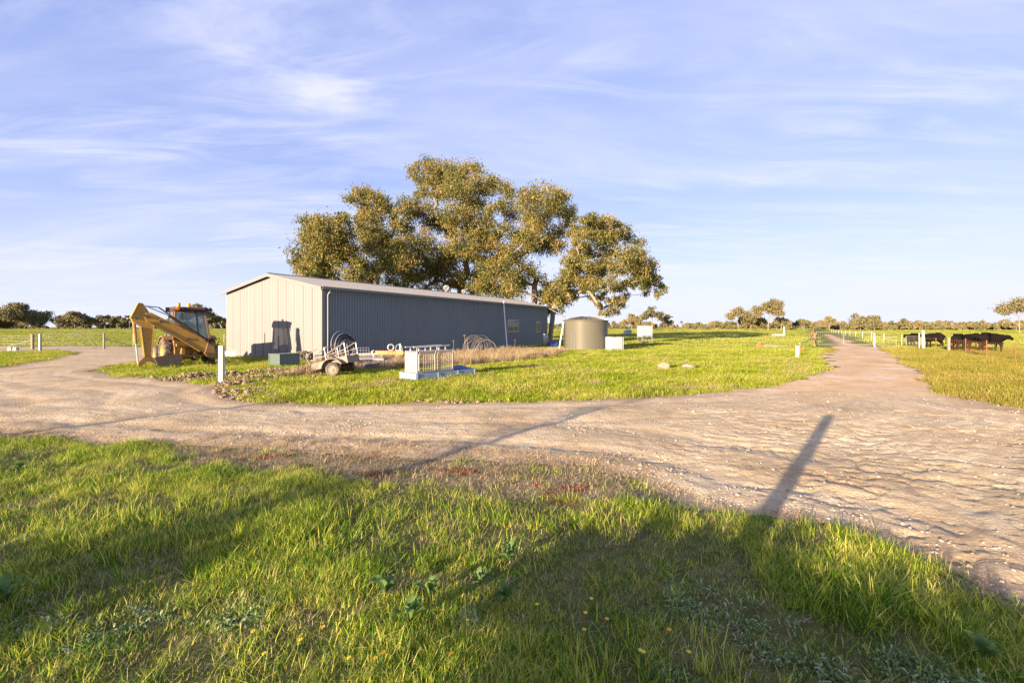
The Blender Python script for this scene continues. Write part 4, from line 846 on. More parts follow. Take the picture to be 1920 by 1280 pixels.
rail_gate('paddock_gate', G(78,655.5), G(190,654.5), 1.42, MT['gate'], 'long galvanised mesh gate across the left paddock entrance', 6, [(.02,.95,.28,.02),(.30,.02,.58,.97),(.58,.97,.98,.05)], 16, r=.028)
def stay(a, b, r, m, label): return tag(MB().path([a, b], r, 8).build('stay_brace', MT[m]), label, 'brace')
g0, g1 = G(61,655.5), G(-8,656); stay((*g0,.85),(*g1,.05),.04,'gate','sloping steel stay running left from the timber strainer post')
g0, g1 = G(195,655), G(243,652); stay((*g0,.95),(*g1,.25),.04,'galvd','sloping steel stay running right from the slim gate post')
wire_fence([G(-260,652),G(-160,653),G(-60,654),G(61,655.5)], [1.3,1.3,1.3,None], [.25,.5,.75,1.0,1.2], 'wire fence running left from the timber strainer post', 1.2, .02)
wire_fence([G(195,655),G(250,651),G(330,648),G(420,645.5),G(470,644.5)], [None,1.25,1.25,1.25,1.25], [.25,.5,.75,1.0,1.2], 'thin wire fence running behind the digger to the shed', 1.25, .018)
for px, py, lab in ((20,657.5,'left of two pale concrete blocks under the fence stay'),(30,657.5,'right of two pale concrete blocks under the fence stay')):
    x_, y_ = G(px, py); tag(MB().prism([(-.17,0),(.17,0),(.15,.3),(-.12,.32)], -.15, .15, 'xz').build('concrete_block', MT['stone'], None, (x_, y_, 0), bevel=.03), lab, 'block')
# driveway gate and fences on the right
gd = rail_gate('driveway_gate', G(1530.5,649), G(1581,648.3), 1.5, MT['cream'], 'left leaf of the pale double gate across the driveway', 4, [], 12, r=.03)
gd = rail_gate('driveway_gate', G(1582.5,648.3), G(1637,649), 1.45, MT['cream'], 'right leaf of the pale double gate across the driveway', 4, [], 12, r=.03)
rail_gate('side_gate', G(1642,655), G(1680,655), 1.12, MT['cream'], 'short pale gate standing open beside the driveway', 5, [], 9, r=.028)
rail_gate('mesh_gate', G(1699,651), G(1725,653), 1.12, MT['cream'], 'pale mesh gate panel in front of the leftmost cow', 8, [], 10, r=.026)
post(1527.5, 649.5, 624, 4.6, 'rustwood', 'reddish timber post at the left end of the driveway gate')
post(1639.5, 651, 624, 2.6, 'cream', 'thin pale post between the driveway gate and the short gate')
post(1731, 654.5, 619, 3.0, 'white', 'tallest bright white post standing beside the cattle', sq=True)
post(1723.5, 654, 624, 2.2, 'galvd', 'narrow grey post just left of the tallest white post')
post(1779.5, 659, 633, 5, 'wood', 'stout pale timber post left of the grazing pair of cattle')
post(1495, 669.5, 648, 4.6, 'white', 'short white post at the lawn edge near the driveway', sq=True)
post(1499.5, 661, 644.5, 3, 'rustwood', 'stubby brown post right behind the short white post')
g0, g1 = G(1527.5,649.5), G(1499.5,661); stay((g0[0],g0[1],.85),(g1[0],g1[1],.72),.045,'cream','pale sloping rail between the stubby post and the reddish gate post')
fp = [Vector((42.7+.60*k*11.5, 53+k*11.5)) for k in range(12)]
wire_fence([tuple(p) for p in fp], [(1.15,.05 if k < 6 else .06,'galvd') for k in range(12)], [.2,.45,.7,.95,1.08], 'long fence of pale posts running away along the driveway', 1.15, .1, droppers=0)
lf = [G(1527,649.5)] + [tuple(Vector((30.5+.628*k*18, 50+k*18))) for k in range(1,10)]
wire_fence(lf, [None]+[(1.15,.04,'rust')]*9, [.25,.55,.85,1.05], 'thin wire fence along the left side of the driveway', 1.1, .03)
rf_ = [G(1734.5,654.5),G(1755,655.5),G(1779.5,659)]
wire_fence(rf_, [(1.05,.03,'rust'),(1.05,.03,'rust'),None], [.15,.4,.65,.9,1.0], 'short run of wire and rusty pickets between white post and timber post', 1.05, .03, 'rust', 'rust', .006, 'picket')
rf_ = [G(1779.5,659),G(1810.5,662),G(1850,669),G(1904,676.5),G(1990,690)]
wire_fence(rf_, [None,(1.12,.035,'rust'),(1.1,.035,'rust'),(1.08,.035,'rust'),(1.08,.035,'rust')], [.12,.27,.42,.57,.72,.87,1.0], 'mesh fence on rusty pickets in front of the cattle pair', 1.05, .03, 'rust', 'rust', .006, 'picket', .28)
x_, y_ = G(1424, 651.3); lg = empty('fallen_log', (x_, y_, .14), -.05, 'pale fallen log with a reddish end lying on the lawn', 'log')
MB().path([(0,0,.02),(.8,.03,0),(1.8,-.03,-.02),(2.7,.05,-.05)], [.17,.14,.12,.07], 9).build('trunk', MT['wood'], lg)
MB().path([(-.35,.03,.08),(-.2,0,.06),(.05,0,.04),(.3,0,.02)], [.12,.25,.24,.17], 9).build('root_end', MT['rustwood'], lg)
post(1438.5, 644, 629, 1.4, 'rust', 'thin dark picket standing behind the fallen log', 'star_picket', True)
post(1470, 631, 612.5, 2.6, 'white', 'white marker post far out beside the paddock trough')
x_, y_ = G(1460, 631); e = empty('paddock_trough', (x_, y_, 0), .1, 'small grey trough at the foot of the far white marker post', 'trough')
MB().box((-1.2,-.4,.1),(1.2,.4,.18)).box((-1.2,-.4,.18),(1.2,-.32,.6)).box((-1.2,.32,.18),(1.2,.4,.6)).box((-1.2,-.318,.18),(-1.12,.318,.6)).box((1.12,-.318,.18),(1.2,.318,.6)).build('basin', MT['galvd'], e)
for a in (-.9,.9): MB().box((a-.08,-.35,0),(a+.08,.35,.1)).build('foot', MT['slab'], e)
def boulder(name, px, py, sx__, sy__, sz__, m, label, seed, group=None, rz=0, cat='stone', det=2):
    bm = bmesh.new(); bmesh.ops.create_icosphere(bm, subdivisions=det, radius=1); r = random.Random(seed)
    for _ in range(9):
        n_ = Vector((r.gauss(0,1), r.gauss(0,1), r.gauss(0,1))).normalized(); dcut = r.uniform(.62,.86)
        for v in bm.verts:
            k = v.co.dot(n_)
            if k > dcut: v.co -= n_*(k-dcut)
    for v in bm.verts: v.co += v.co.normalized()*r.uniform(-.02,.02); v.co = Vector((v.co.x*sx__, v.co.y*sy__, v.co.z*sz__+sz__*.8))
    me = bpy.data.meshes.new(name); bm.to_mesh(me); bm.free(); x_, y_ = G(px, py)
    return tag(link(name, me, MT[m], None, (x_, y_, gz(x_, y_)-.02 if y_ > 8 else gz(x_, y_)-.01), rz), label, cat, group)
boulder('boulder', 1245, 691.5, .32, .26, .21, 'rock', 'left of two tan boulders on the lawn', 3)
boulder('boulder', 1292, 690.5, .36, .24, .17, 'rock', 'right of two tan boulders on the lawn, flatter than its neighbour', 8)
for k, (px, py, s_) in enumerate([(1706,992,.10),(1690,982,.085),(1722,984,.06),(1668,974,.05),(1735,975,.05),(1695,996,.055),(1655,966,.04),(1748,990,.045)]):
    boulder('loose_stone', px, py, s_*.8, s_*.65, s_*.5, 'stone', 'pale loose stone in the small heap where the grass meets the gravel', 50+k, 'stones heaped at the grass edge', k*.8)
# ------------------------------------------------------------------ cattle
def cow_mesh(name, graze=0.0):
    J = {'rump':(-.72,0,1.06,.28,.31),'hip':(-.45,0,1.04,.33,.39),'loin':(0,0,1.0,.37,.43),'chest':(.42,0,0.98,.33,.42),'withers':(.66,0,1.04,.25,.34),
         'neck':(.92,0,1.14-.25*graze,.14,.20),'poll':(1.14,0,1.25-.6*graze,.12,.15),'face':(1.32,0,1.12-.75*graze,.10,.115),'muzzle':(1.48,0,1.0-.85*graze,.08,.085)}
    E = [('rump','hip'),('hip','loin'),('loin','chest'),('chest','withers'),('withers','neck'),('neck','poll'),('poll','face'),('face','muzzle')]
    for s_ in (1,-1):
        k = 'L' if s_ > 0 else 'R'; f = .05*s_
        J.update({'th'+k:(-.56,.19*s_,.84,.15,.19),'st'+k:(-.50+f,.2*s_,.60,.10,.12),'hk'+k:(-.68+f,.2*s_,.42,.06,.07),'sh'+k:(-.63+f,.2*s_,.16,.045,.05),'ho'+k:(-.58+f,.2*s_,.03,.055,.06),
                  'ar'+k:(.50,.17*s_,.74,.11,.14),'kn'+k:(.50-f,.17*s_,.40,.06,.065),'pa'+k:(.49-f,.17*s_,.14,.045,.05),'fo'+k:(.53-f,.17*s_,.03,.055,.06),
                  'e0'+k:(1.10,.11*s_,1.28-.6*graze,.045,.045),'e1'+k:(1.06,.28*s_,1.27-.6*graze,.035,.05)})
        E += [('hip','th'+k),('th'+k,'st'+k),('st'+k,'hk'+k),('hk'+k,'sh'+k),('sh'+k,'ho'+k),('chest','ar'+k),('ar'+k,'kn'+k),('kn'+k,'pa'+k),('pa'+k,'fo'+k),('poll','e0'+k),('e0'+k,'e1'+k)]
    J.update({'t0':(-.94,0,1.12,.045,.045),'t1':(-1.0,0,.85,.025,.025),'t2':(-.99,.02,.5,.03,.03),'t3':(-.98,.02,.34,.05,.05)}); E += [('rump','t0'),('t0','t1'),('t1','t2'),('t2','t3')]
    nm = list(J); me = bpy.data.meshes.new(name); me.from_pydata([J[n_][:3] for n_ in nm], [(nm.index(a), nm.index(b)) for a, b in E], [])
    o = bpy.data.objects.new(name, me); COL.objects.link(o); me.materials.append(MT['hide'])
    o.modifiers.new('skin', 'SKIN'); sk = me.skin_vertices[0].data
    for i, n_ in enumerate(nm): sk[i].radius = J[n_][3:5]; sk[i].use_root = (n_ == 'loin')
    md = o.modifiers.new('sub', 'SUBSURF'); md.levels = 2; md.render_levels = 2; o.modifiers['skin'].use_smooth_shade = True; return o
for k, (px, py, rz, gr, s_, lab) in enumerate([(1711,650.5,80,.0,.95,'leftmost black cow seen end on behind the mesh gate'),(1752,651.5,172,.0,1.0,'black cow behind the tallest white post with its head turned left'),
    (1803,659,8,.15,1.0,'black cow standing just right of the stout timber post'),(1822,655,160,.0,1.0,'black cow partly hidden at the back between the other two'),(1858,660.5,-6,.1,1.08,'rightmost black cow, side on with its head to the right')]):
    x_, y_ = G(px, py); c = cow_mesh('cow', gr); c.location = (x_, y_, 0); c.rotation_euler = (0,0,R(rz)); c.scale = (s_,s_,s_)
    tag(c, lab, 'cow', 'black cattle by the fence')
# ------------------------------------------------------------------ things lying about the shed
x_, y_ = G(415, 660); e = None
# raised bed: near corner (-11.63, 24.2), parallel to the shed
bd = empty('garden_bed', (-11.63, 24.2, 0), RS, 'green corrugated steel raised garden bed near the gable', 'planter')
def bed_side(L, axis, off, name):
    mb = MB(); vs = []; n_ = int(L/.076); pts = []
    for i in range(n_+1): pts.append((L*i/n_, .018*(1 if i % 2 else -1)))
    for a, d in pts:
        p_ = (a, off+d) if axis == 'x' else (off+d, a); vs += [(*p_, 0), (*p_, .62)]
    mb.add(vs, [(2*i,2*i+2,2*i+3,2*i+1) for i in range(n_)]); mb.build(name, MT['bed'], bd)
bed_side(1.14,'x',0,'side_sheet'); bed_side(1.14,'x',.8,'side_sheet'); 
for xo in (0,1.14):
    mb = MB(); vs = []; 
    for i in range(17): z_ = .62*i/16; d = .02*(1 if i % 2 else -1); vs += [(xo+d,0,z_),(xo+d,.8,z_)]
    mb.add(vs, [(2*i,2*i+1,2*i+3,2*i+2) for i in range(16)]); mb.build('end_sheet', MT['bed'], bd)
MB().box((-.03,-.03,.62),(1.17,.83,.645)).build('top_cover', MT['bed'], bd)
for a in (0,1.14):
    for b in (0,.8): MB().tube((a,b,0),(a,b,.66),.03,n=8).build('corner_post', MT['bed'], bd)
tb = empty('old_tub', (*G(437,669),.0), .3, 'old white tub lying in the grass by the left gable corner', 'tub')
MB().prism([(-.38,0),(.36,0),(.44,.36),(-.46,.36)], -.25, .25, 'xz').build('shell', MT['tub'], tb, bevel=.06); MB().box((-.5,-.29,.36),(.48,.29,.4)).build('rim', MT['tub'], tb, bevel=.015)
# poly pipe coils leaning on the wall
def wl(s_, off, z_=0): p_ = SHC + SV*s_ - SG*off; return (p_[0], p_[1], z_)
co = empty('pipe_coil', wl(1.15,.55), RS, 'black poly pipe coils leaning on the shed wall behind the trailer', 'pipe coil')
for k, (rr, dx, dy) in enumerate([(.86,0,0),(.80,.03,-.07),(.74,.0,-.14),(.80,.05,-.2),(.66,-.02,-.26),(.72,.06,-.32),(.60,.02,-.38)]):
    mb = MB(); mb.path([(dx+rr*math.cos(a), dy+.25*(rr*math.sin(a)+rr)/1.7, rr+rr*math.sin(a)+.03) for a in np.linspace(0, 2*math.pi, 40, endpoint=False)], .034, 6, True); mb.build('coil_loop', MT['black' if k % 3 else 'bluesteel'], co, smooth=True)
for px, py, rr, lab in ((571,668,.32,'old tyre lying against the gable behind the trailer drawbar'),(563,667,.30,'second old tyre propped beside the gable behind the garden bed')):
    gx, gy = G(px, py+9); e = tag(MB().lathe([(rr*.55,-.08),(rr*.9,-.1),(rr,-.05),(rr,.05),(rr*.9,.1),(rr*.55,.08),(rr*.6,0),(rr*.55,-.08)], 26, (0,0,0), 'y').build('tyre', MT['rubber'], None, (gx, gy, rr*.95), .4, True), lab, 'tyre')
# trailer, nose down to the left, side on
tr = empty('box_trailer', (*G(627,705.5),.0), R(176), 'rusty old box trailer with a cage frame tipped forward in the grass', 'trailer')
Mt = Matrix.Translation((0,0,.30)) @ Matrix.Rotation(R(13), 4, 'Y')      # local x forward (to the left), tipped nose down
def TB_(lo, hi, name, m, **k): return MB().box(lo, hi, Mt).build(name, MT[m], tr, **k)
TB_((-.62,-1.18,.12),(.95,-.02,.17),'bed_floor','trailer')
for yy in (.0,-1.2): MB().prism([(-.62,.13),(-.62,.42),(.8,.42),(.98,.30),(.98,.13)], yy-.015, yy+.015, 'xz').build('side_panel', MT['trailer'], tr).matrix_local = Mt
TB_((.965,-1.18,.13),(.985,-.02,.31),'front_panel','trailer'); TB_((-.64,-1.18,.13),(-.62,-.02,.42),'tail_panel','trailer')
gd_ = MB(); o = [(.46*math.cos(a), .02+.44*math.sin(a)) for a in np.linspace(R(15),R(165),9)]; o2 = [(.43*math.cos(a), .02+.41*math.sin(a)) for a in np.linspace(R(165),R(15),9)]
for yy, nm in ((.02,'mudguard'),(-1.44,'mudguard')):
    MB().prism(o+o2, yy, yy+.24, 'xz').build(nm, MT['trailer'], tr).matrix_local = Mt
for yy in (.14,-1.33):
    wh = MB().lathe([(.17,-.08),(.2,-.09),(.27,-.085),(.295,-.05),(.30,0),(.295,.05),(.27,.085),(.2,.09),(.17,.08)], 28, (0,0,0), 'y').build('wheel', MT['rubber'], tr, (0,yy,.29), smooth=True)
    MB().lathe([(.175,.07),(.16,.085),(.14,.03),(.09,.05),(.05,.08),(0,.085)], 20, (0,0,0), 'y').build('rim', MT['trailer'], wh, smooth=True)
MB().tube((0,-1.33,.29),(0,.14,.29),.035).build('axle', MT['rust'], tr)
for yy in (-.1,-1.1): MB().bar(Mt @ Vector((.9,yy,.1)), Mt @ Vector((1.75,-.6,.08)), .06, .08).build('drawbar', MT['trailer'], tr)
MB().lathe([(.0,-.12),(.05,-.1),(.05,.08),(.0,.1)], 8, (0,0,0), 'x').build('coupling', MT['rust'], tr, tuple(Mt @ Vector((1.8,-.6,.08))))
def tb_tube(a, b, nm, m='trailer', r=.02): MB().tube(Mt @ Vector(a), Mt @ Vector(b), r, n=6).build(nm, MT[m], tr)
for yy in (.0,-1.2):
    for xx in (-.6,-.2,.25,.7): tb_tube((xx,yy,.42 if xx < .6 else .38),(xx-.03,yy,.95 if xx < .5 else .72),'cage_upright','galv' if xx in (-.6,.25) else 'trailer', .028 if xx in (-.6,.25) else .018)
    tb_tube((.72,yy,.70),(.1,yy,.95),'cage_rail'); tb_tube((.2,yy,.66),(-.65,yy,.95),'cage_rail'); tb_tube((.75,yy,.55),(-.62,yy,.68),'cage_rail')
for xx, z_ in ((-.63,.94),(.22,.94),(.7,.70)): tb_tube((xx,.0,z_),(xx,-1.2,z_),'cage_rail')
tb_tube((.95,-.1,.2),(1.25,-.35,.78),'cage_brace'); tb_tube((1.25,-.35,.78),(.6,-.1,.95),'cage_brace'); tb_tube((1.2,-.9,.25),(1.25,-.35,.78),'cage_brace')
# steel lying in the dead grass
def lay_beam(p0, p1, w_, h_, m, name, label, z=.12, cat='steel beam'):
    a, b = G(*p0), G(*p1); o = Vector((*a, 0)); D = Vector((*b, 0))-o; L = D.length; e = empty(name, (*a, z), math.atan2(D.y, D.x), label, cat)
    MB().box((0,-w_/2,h_-.015),(L,w_/2,h_)).build('top_flange', MT[m], e); MB().box((0,-w_/2,0),(L,w_/2,.015)).build('bottom_flange', MT[m], e); MB().box((0,-.012,.016),(L,.012,h_-.016)).build('web', MT[m], e); return e
lay_beam((668,690),(735,682),.22,.2,'bluesteel','steel_beam','blue grey steel beam lying nearest the trailer wheel', .18)
lay_beam((683,694),(722,688),.2,.16,'bluesteel','steel_beam','shorter dark steel beam in front of the blue grey one', .12)
a = G(656,687); tag(MB().box((0,-.5,.36),(1.6,.5,.40)).box((0,-.5,.30),(1.6,-.47,.36)).box((.05,-.3,0),(.15,.3,.30)).box((1.4,-.3,0),(1.5,.3,.30)).build('sheet_stack', MT['paleblue'], None, (*a,0), .45), 'pale blue sheet propped flat behind the trailer', 'sheet')
e = lay_beam((704,676),(756,676.5),.18,.24,'orangebeam','orange_beam','orange steel beam resting above the dead grass by the wall', .36)
for px, lab in ((715,'left timber block under the orange beam'),(747,'right timber block under the orange beam')):
    a = G(px,676.4); tag(MB().box((-.15,-.2,0),(.15,.2,.355)).build('timber_block', MT['wood'], None, (*a,0)), lab, 'block')
a = G(733,676.3); e = empty('cable_reel', (*a,.60), .2, 'pale round reel sitting on the orange beam', 'reel')
mb = MB(); mb.path([(.17*math.cos(t_),-.05,.2+.17*math.sin(t_)) for t_ in np.linspace(0,6.283,20,endpoint=False)], .05, 6, True); mb.build('ring', MT['galv'], e, smooth=True); MB().lathe([(.05,-.07),(.05,.07)], 10, (0,-.02,.2), 'y').build('hub', MT['galv'], e)
a = G(748,676.3); e = empty('winch_bracket', (*a,.60), .1, 'upright pale bracket on the right end of the orange beam', 'bracket')
MB().box((-.2,-.06,.0),(.2,.06,.05)).build('base_plate', MT['galv'], e); MB().box((.02,-.03,.05),(.1,.03,.42)).build('upright', MT['white'], e); MB().path([(-.2,0,.05),(-.15,0,.3),(0,0,.38),(.15,0,.3),(.2,0,.05)], .02, 6).build('hoop', MT['galvd'], e)
e = empty('trestle_frame', (*G(657,683),0), .25, 'pale steel trestle rail standing between trailer and orange beam', 'steel frame')
Lr = 1.35; MB().bar((0,0,.52),(Lr,0,.55),.05,.06).build('rail', MT['white'], e)
for xx in (1.15,): MB().bar((xx+.12,0,0.05),(xx-.05,0,.72),.06,.05).build('leg', MT['paleblue'], e); MB().bar((xx-.1,.02,.62),(xx+.05,.02,.75),.05,.05).build('strut', MT['white'], e)
MB().bar((.1,0,0),(.1,0,.5),.05,.05).build('leg', MT['white'], e)
e = empty('weld_mesh', (*G(665,681),0), .3, 'light wire mesh panel leaning behind the trestle rail', 'mesh panel')
for k in range(6): MB().tube((k*.15,.1,.1),(k*.15,.25,.85),.008,n=4).build('wire', MT['galvd'], e)
for k in range(6): MB().tube((0,.1+.03*k,.1+.15*k),(.75,.1+.03*k,.1+.15*k),.008,n=4).build('wire', MT['galvd'], e)
# blue tray with the dog cage on it
RT = math.atan2(.74,.68); ty = empty('ute_tray', (-3.53, 17.8, 0), RT, 'faded pale blue ute tray lying on the lawn', 'tray')
MB().box((0,-.0,.24),(3.0,1.0,.28)).build('deck', MT['blue'], ty)
MB().box((0,-.02,.0),(3.0,.0,.285)).build('side_board', MT['blue'], ty); MB().box((0,1.0,.0),(3.0,1.02,.285)).build('side_board', MT['blue'], ty)
MB().box((-.02,-.02,0),(0,1.02,.29)).build('end_board', MT['blue'], ty); MB().box((3.0,-.02,0),(3.02,1.02,.285)).build('end_board', MT['blue'], ty)
for xx in (.02,1.0,2.0,2.9): MB().box((xx,-.045,.02),(xx+.05,-.022,.27)).build('board_rib', MT['blue'], ty)
cg = empty('dog_cage', (-3.53+.68*.1-.74*.08, 17.8+.74*.1+.68*.08, .282), RT, 'cream dog cage with two mesh doors standing on the blue tray', 'cage')
W_, D_, H_ = 1.74, .72, .80
def cbar(a, b, nm, r=.022, m='cream', par=cg): MB().tube(a, b, r, n=6).build(nm, MT[m], par)
MB().box((.0,.0,.0),(W_,D_,.025)).build('floor', MT['rustwood'], cg); MB().box((.02,.02,H_-.02),(W_-.02,D_-.02,H_)).build('roof', MT['cream'], cg, bevel=.008)
mb = MB(); vs_ = []
for i in range(25): z_ = .03+(H_-.06)*i/24; d = .008*(1 if i % 2 else -1); vs_ += [(d,.02,z_),(d,D_-.02,z_)]
mb.add(vs_, [(2*i,2*i+1,2*i+3,2*i+2) for i in range(24)]); mb.build('end_panel', MT['cream'], cg)
for xx in (0,W_*.5,W_):
    cbar((xx,0,0),(xx,0,H_),'corner_post',.028)
for xx in (0,W_): cbar((xx,D_,0),(xx,D_,H_),'corner_post',.026)
for yy in (0,D_):
    for z_ in (.02,H_): cbar((0,yy,z_),(W_,yy,z_),'frame_rail',.024)
for k in range(2):
    x0, x1 = .06+k*(W_/2), W_/2-.06+k*(W_/2); dr = MB().path([(x0,-.035,.09),(x0,-.035,H_-.11),(x0+.05,-.035,H_-.06),(x1-.05,-.035,H_-.06),(x1,-.035,H_-.11),(x1,-.035,.09),(x1-.04,-.035,.06),(x0+.04,-.035,.06)], .02, 6, True).build('door', MT['cream'], cg)
    for i in range(1,7): cbar((x0+(x1-x0)*i/7,-.035,.07),(x0+(x1-x0)*i/7,-.035,H_-.07),'mesh_wire',.006,'cream',dr)
    for i in range(1,7): cbar((x0,-.030,.07+(H_-.14)*i/7),(x1,-.030,.07+(H_-.14)*i/7),'mesh_wire',.006 if i != 3 else .015,'cream',dr)
for i in range(1,12): cbar((W_*i/12,D_,.03),(W_*i/12,D_,H_),'back_wire',.006)
for i in range(1,6): cbar((0,D_+.006,H_*i/6),(W_,D_+.006,H_*i/6),'back_wire',.006)
MB().bar((-.1,.08,H_+.16),(1.62,.08,H_+.2),.05,.035).build('roof_rack_bar', MT['white'], cg); MB().bar((-.1,.6,H_+.16),(1.62,.6,H_+.2),.05,.035).build('roof_rack_bar', MT['white'], cg)
for xx in (.12,.42,1.08,1.4):
    for yy in (.08,.6): MB().box((xx,yy-.015,H_),(xx+.04,yy+.015,H_+.155)).build('rack_post', MT['white'], cg)
bm = MB(); n1, n2 = 14, 10; vs_ = []
for j in range(n2+1):
    for i in range(n1+1): u, v = i/n1, j/n2; vs_.append((1.92+1.0*u, .06+.86*v, .285+.02+.16*math.sin(math.pi*u)*math.sin(math.pi*v)**.6*(.7+.5*math.sin(7*u+3*v))))
bm.add(vs_, [(j*(n1+1)+i, j*(n1+1)+i+1, (j+1)*(n1+1)+i+1, (j+1)*(n1+1)+i) for j in range(n2) for i in range(n1)])
vb = bm.build('folded_tarp', MT['bluetarp'], None, (-3.53,17.8,0), RT, True); sd_ = vb.modifiers.new('thick','SOLIDIFY'); sd_.thickness = .02; tag(vb, 'crumpled dark blue tarp on the right end of the blue tray', 'tarp')
# roll of wire, hoop and dried thistle heads by the wall
e = empty('wire_roll', (*G(892,664.5),0), .6, 'loose roll of old fencing wire in the dead grass by the wall', 'wire roll')
rg = np.random.default_rng(9)
for k in range(16):
    rr = rg.uniform(.45,.75); cx_ = rg.uniform(-.5,.6); tl = rg.uniform(-.5,.5); mb = MB()
    mb.path([(cx_+rr*math.cos(t_), rr*math.sin(t_)*math.sin(tl)+rg.normal()*.01, .02+max(0,rr*.95+rr*math.sin(t_)*math.cos(tl))) for t_ in np.linspace(0,6.283,24,endpoint=False)], .011, 4, True); mb.build('strand', MT['wood'], e)
mb = MB(); a = G(912,661); tag(mb.path([(.85*math.cos(t_)+.0, .3*math.cos(t_), 1.0*math.sin(t_)) for t_ in np.linspace(0,math.pi,20)], .025, 6).build('pipe_hoop', MT['wood'], None, (*a,0), .1), 'pale bent pipe hoop standing in the dead grass', 'hoop')
for k, (px, py, ty_, lab) in enumerate([(850,674,638.5,'lowest fluffy dried seed head in front of the dark wall'),(872,672,628,'highest fluffy dried seed head in front of the dark wall'),(878,671,636.5,'tilted fluffy dried seed head between the other two'),(966,662,637,'lone dried seed head on a bent stalk near the leaning pole')]):
    x_, y_ = G(px, py); h_ = (py-ty_)*y_/FPX; e = empty('dried_thistle', (x_, y_, 0), k, lab, 'dried plant')
    MB().path([(0,0,0),(.04,0,h_*.5),(.0,.05,h_)], .008, 5).build('stalk', MT['dry'], e)
    hd = clump(600+k, 60, .06, .03, .10, .008, 2.0, 2); o_ = link('seed_head', hd, MT['dry'], e, (0,.05,h_-.04))
# ------------------------------------------------------------------ weeds and flowers close by
leafm = MB(); 
vs_ = []
for f, ww, zz2 in ((0,.15,0),(.25,.6,.05),(.5,1,.085),(.75,.85,.10),(1,.08,.085)): vs_ += [(f*.16,-.028*ww,zz2+.008*ww),(f*.16,0,zz2),(f*.16,.028*ww,zz2+.008*ww)]
leafm.add(vs_, [(3*i+j,3*i+j+1,3*i+j+4,3*i+j+3) for i in range(4) for j in range(2)])
lo0 = leafm.build('leaf', MT['weed'], None, smooth=True); lme = lo0.data; bpy.data.objects.remove(lo0)
WL = ['broad leafy weed at the left end of the central weed cluster','broad leafy weed at the top middle of the central weed cluster','broad leafy weed lowest in the central weed cluster','broad leafy weed at the right end of the central weed cluster','upright leafy weed in the sunny grass above the cluster','small leafy weed between the cluster and the upright weed','large leafy weed cut by the left edge near the bottom','leafy weed in the bottom right corner','spreading leafy weed at the left edge below the gravel']
for k, (px, py, s_) in enumerate([(722,1125,1.25),(805,1125,1.1),(768,1178,1.3),(945,1145,1.1),(955,1062,1.2),(900,1110,.9),(12,1130,1.5),(1848,1240,1.1),(35,885,1.3)]):
    x_, y_ = G(px, py); e = empty('broadleaf_weed', (x_, y_, gz(x_, y_)+.03), k*.7, WL[k], 'weed', 'broad leafy weeds in the foreground grass')
    for i in range(11):
        l = bpy.data.objects.new('leaf', lme); COL.objects.link(l); l.parent = e; a = i*2.4; sc_ = s_*.8*(.6+.5*((i*37) % 10)/10)
        l.rotation_euler = (R((i*53) % 40-20), -R(2+4*i), a); l.scale = (sc_,sc_,sc_)
ptl = MB(); ptl.add([(0,0,0),(.011,-.005,.003),(.024,0,.002),(.011,.005,.003)], [(0,1,2,3)]); po = ptl.build('petal', MT['petal']); pme = po.data; bpy.data.objects.remove(po)
FL = [(602,1190),(560,1212),(874,1210),(1140,1192),(1106,1155),(1004,1157),(1252,1222),(650,1255),(706,1258),(715,1262),(1290,1252),(1100,1185),(1098,1218),(475,1195),(1200,1262),(845,1262),(1205,1268),(497,1245)]
fmesh = None
for k, (px, py) in enumerate(FL):
    x_, y_ = G(px, py+16); h_ = rnd.uniform(.10,.17); e = empty('yellow_daisy', (x_, y_, gz(x_, y_)), rnd.uniform(0,6), 'small yellow daisy flower standing in the foreground grass', 'flower', 'yellow daisies in the foreground grass')
    MB().path([(0,0,0),(.01,0,h_*.6),(0,.01,h_)], .0022, 5).build('stem', MT['weed'], e)
    MB().lathe([(0,-.004),(.008,-.002),(.007,.004),(0,.006)], 8, (0,.01,h_)).build('flower_centre', MT['orange' if k % 3 == 0 else 'petal'], e)
    for i in range(10):
        o_ = bpy.data.objects.new('petal', pme); COL.objects.link(o_); o_.parent = e; o_.location = (0,.01,h_); o_.rotation_euler = (R(8), -R(10), 2*math.pi*i/10); o_.scale = (.72,1.0,1)
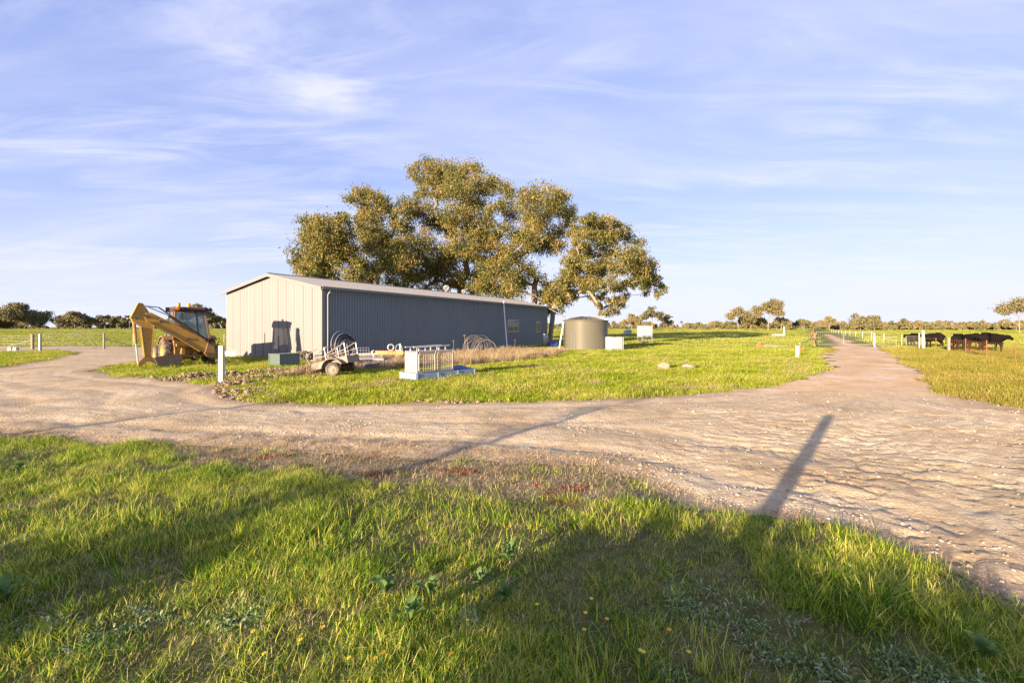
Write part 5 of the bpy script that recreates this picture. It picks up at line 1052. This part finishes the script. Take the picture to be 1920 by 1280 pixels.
# ------------------------------------------------------------------ unseen post and saplings, and added shrubs, that shade the foreground
def back(px, py, s_): g_ = G(px, py); return (g_[0]-SUN_D[0]*s_, g_[1]-SUN_D[1]*s_)
tanE = math.tan(R(SUN_EL))
bx, by = back(1465, 925, 9.0); tipx, tipy = G(1553, 778); hp_ = math.hypot(tipx-bx, tipy-by)*tanE
tag(MB().path([(0,0,-.2),(0,0,hp_-.02),(0,0,hp_)], [.105,.10,.09], 12).build('timber_post', MT['wood'], None, (bx, by, 0)), 'round timber post behind the viewer casting a straight shadow over the gravel', 'post')
def sapling(basep, tipp, s_, label, seed, bend):
    bx, by = back(*basep, s_); tx, ty_ = G(*tipp); h = math.hypot(tx-bx, ty_-by)*tanE; rg = np.random.default_rng(seed)
    e = empty('sapling', (bx, by, 0), 0, label, 'tree'); n_ = 9; P_ = [Vector((bend*math.sin(i/n_*2.0)*.5*SUN_D[1], -bend*math.sin(i/n_*2.0)*.5*SUN_D[0], h*i/n_)) for i in range(n_+1)]
    mb = MB().path(P_, [.12-.07*i/n_ for i in range(n_+1)], 7)
    tips = []
    for i in range(3, n_+1):
        for k in range(2):
            d = Vector((rg.normal(), rg.normal(), .9)).normalized(); L = rg.uniform(.3,.7); q_ = P_[i]+d*L*.8; mb.path([P_[i], P_[i]+d*L*.5, q_], [.022,.016,.007], 4); tips.append((*q_, .22))
    mb.build('trunk', MT['barkd'], e)
    V, Q = leaf_quads(np.array([t_[:3] for t_ in tips]), [t_[3]*1.2 for t_ in tips], 160, .09, .025, rg); link('crown', np_mesh('crown', V, Q), MT['shrub'], e)
sapling((680,880), (1120,760), 11.5, 'thin bent sapling behind the viewer shading the middle of the road', 1, .8)
sapling((20,812), (470,757), 12.0, 'straight sapling left behind the viewer shading the left of the road', 2, .3)
def shrub(px, py, s_, wid, label, seed, hs=1.0, n_=16):  # shrub added out of view, leaves set high to shade only the grass edge
    bx, by = back(px, py, s_); h = s_*tanE*hs; rg = np.random.default_rng(seed); cs = []
    for k in range(n_): u, v = rg.uniform(-1,1), rg.uniform(-1,1); cs.append((bx+u*wid*.5*SUN_D[1]+v*.5, by-u*wid*.5*SUN_D[0]+v*.5, h*rg.uniform(.80,.98)*(1-.10*abs(u)), rg.uniform(.16,.27)))
    tree('added_shade_shrub', (bx, by, 0), (bx, by, h*.5), cs, .045, label, 'shrub', 'shrubs added behind the viewer for shade', 3000, (.10,.045), 'shrub', 'barkd', seed, 5)
for k, (px, py, s_, wid, n_) in enumerate([(1330,945,9,2.2,8),(1560,982,9,2.4,18),(1770,1042,9,2.2,18),(600,925,10,2.0,7),(300,985,9.5,2.4,8),(40,1010,9.5,2.2,8),(1830,1130,8,2.0,8)]):
    shrub(px, py, s_, wid, 'unseen leafy shrub added behind the viewer to shade the foreground', 700+k, .86, n_)
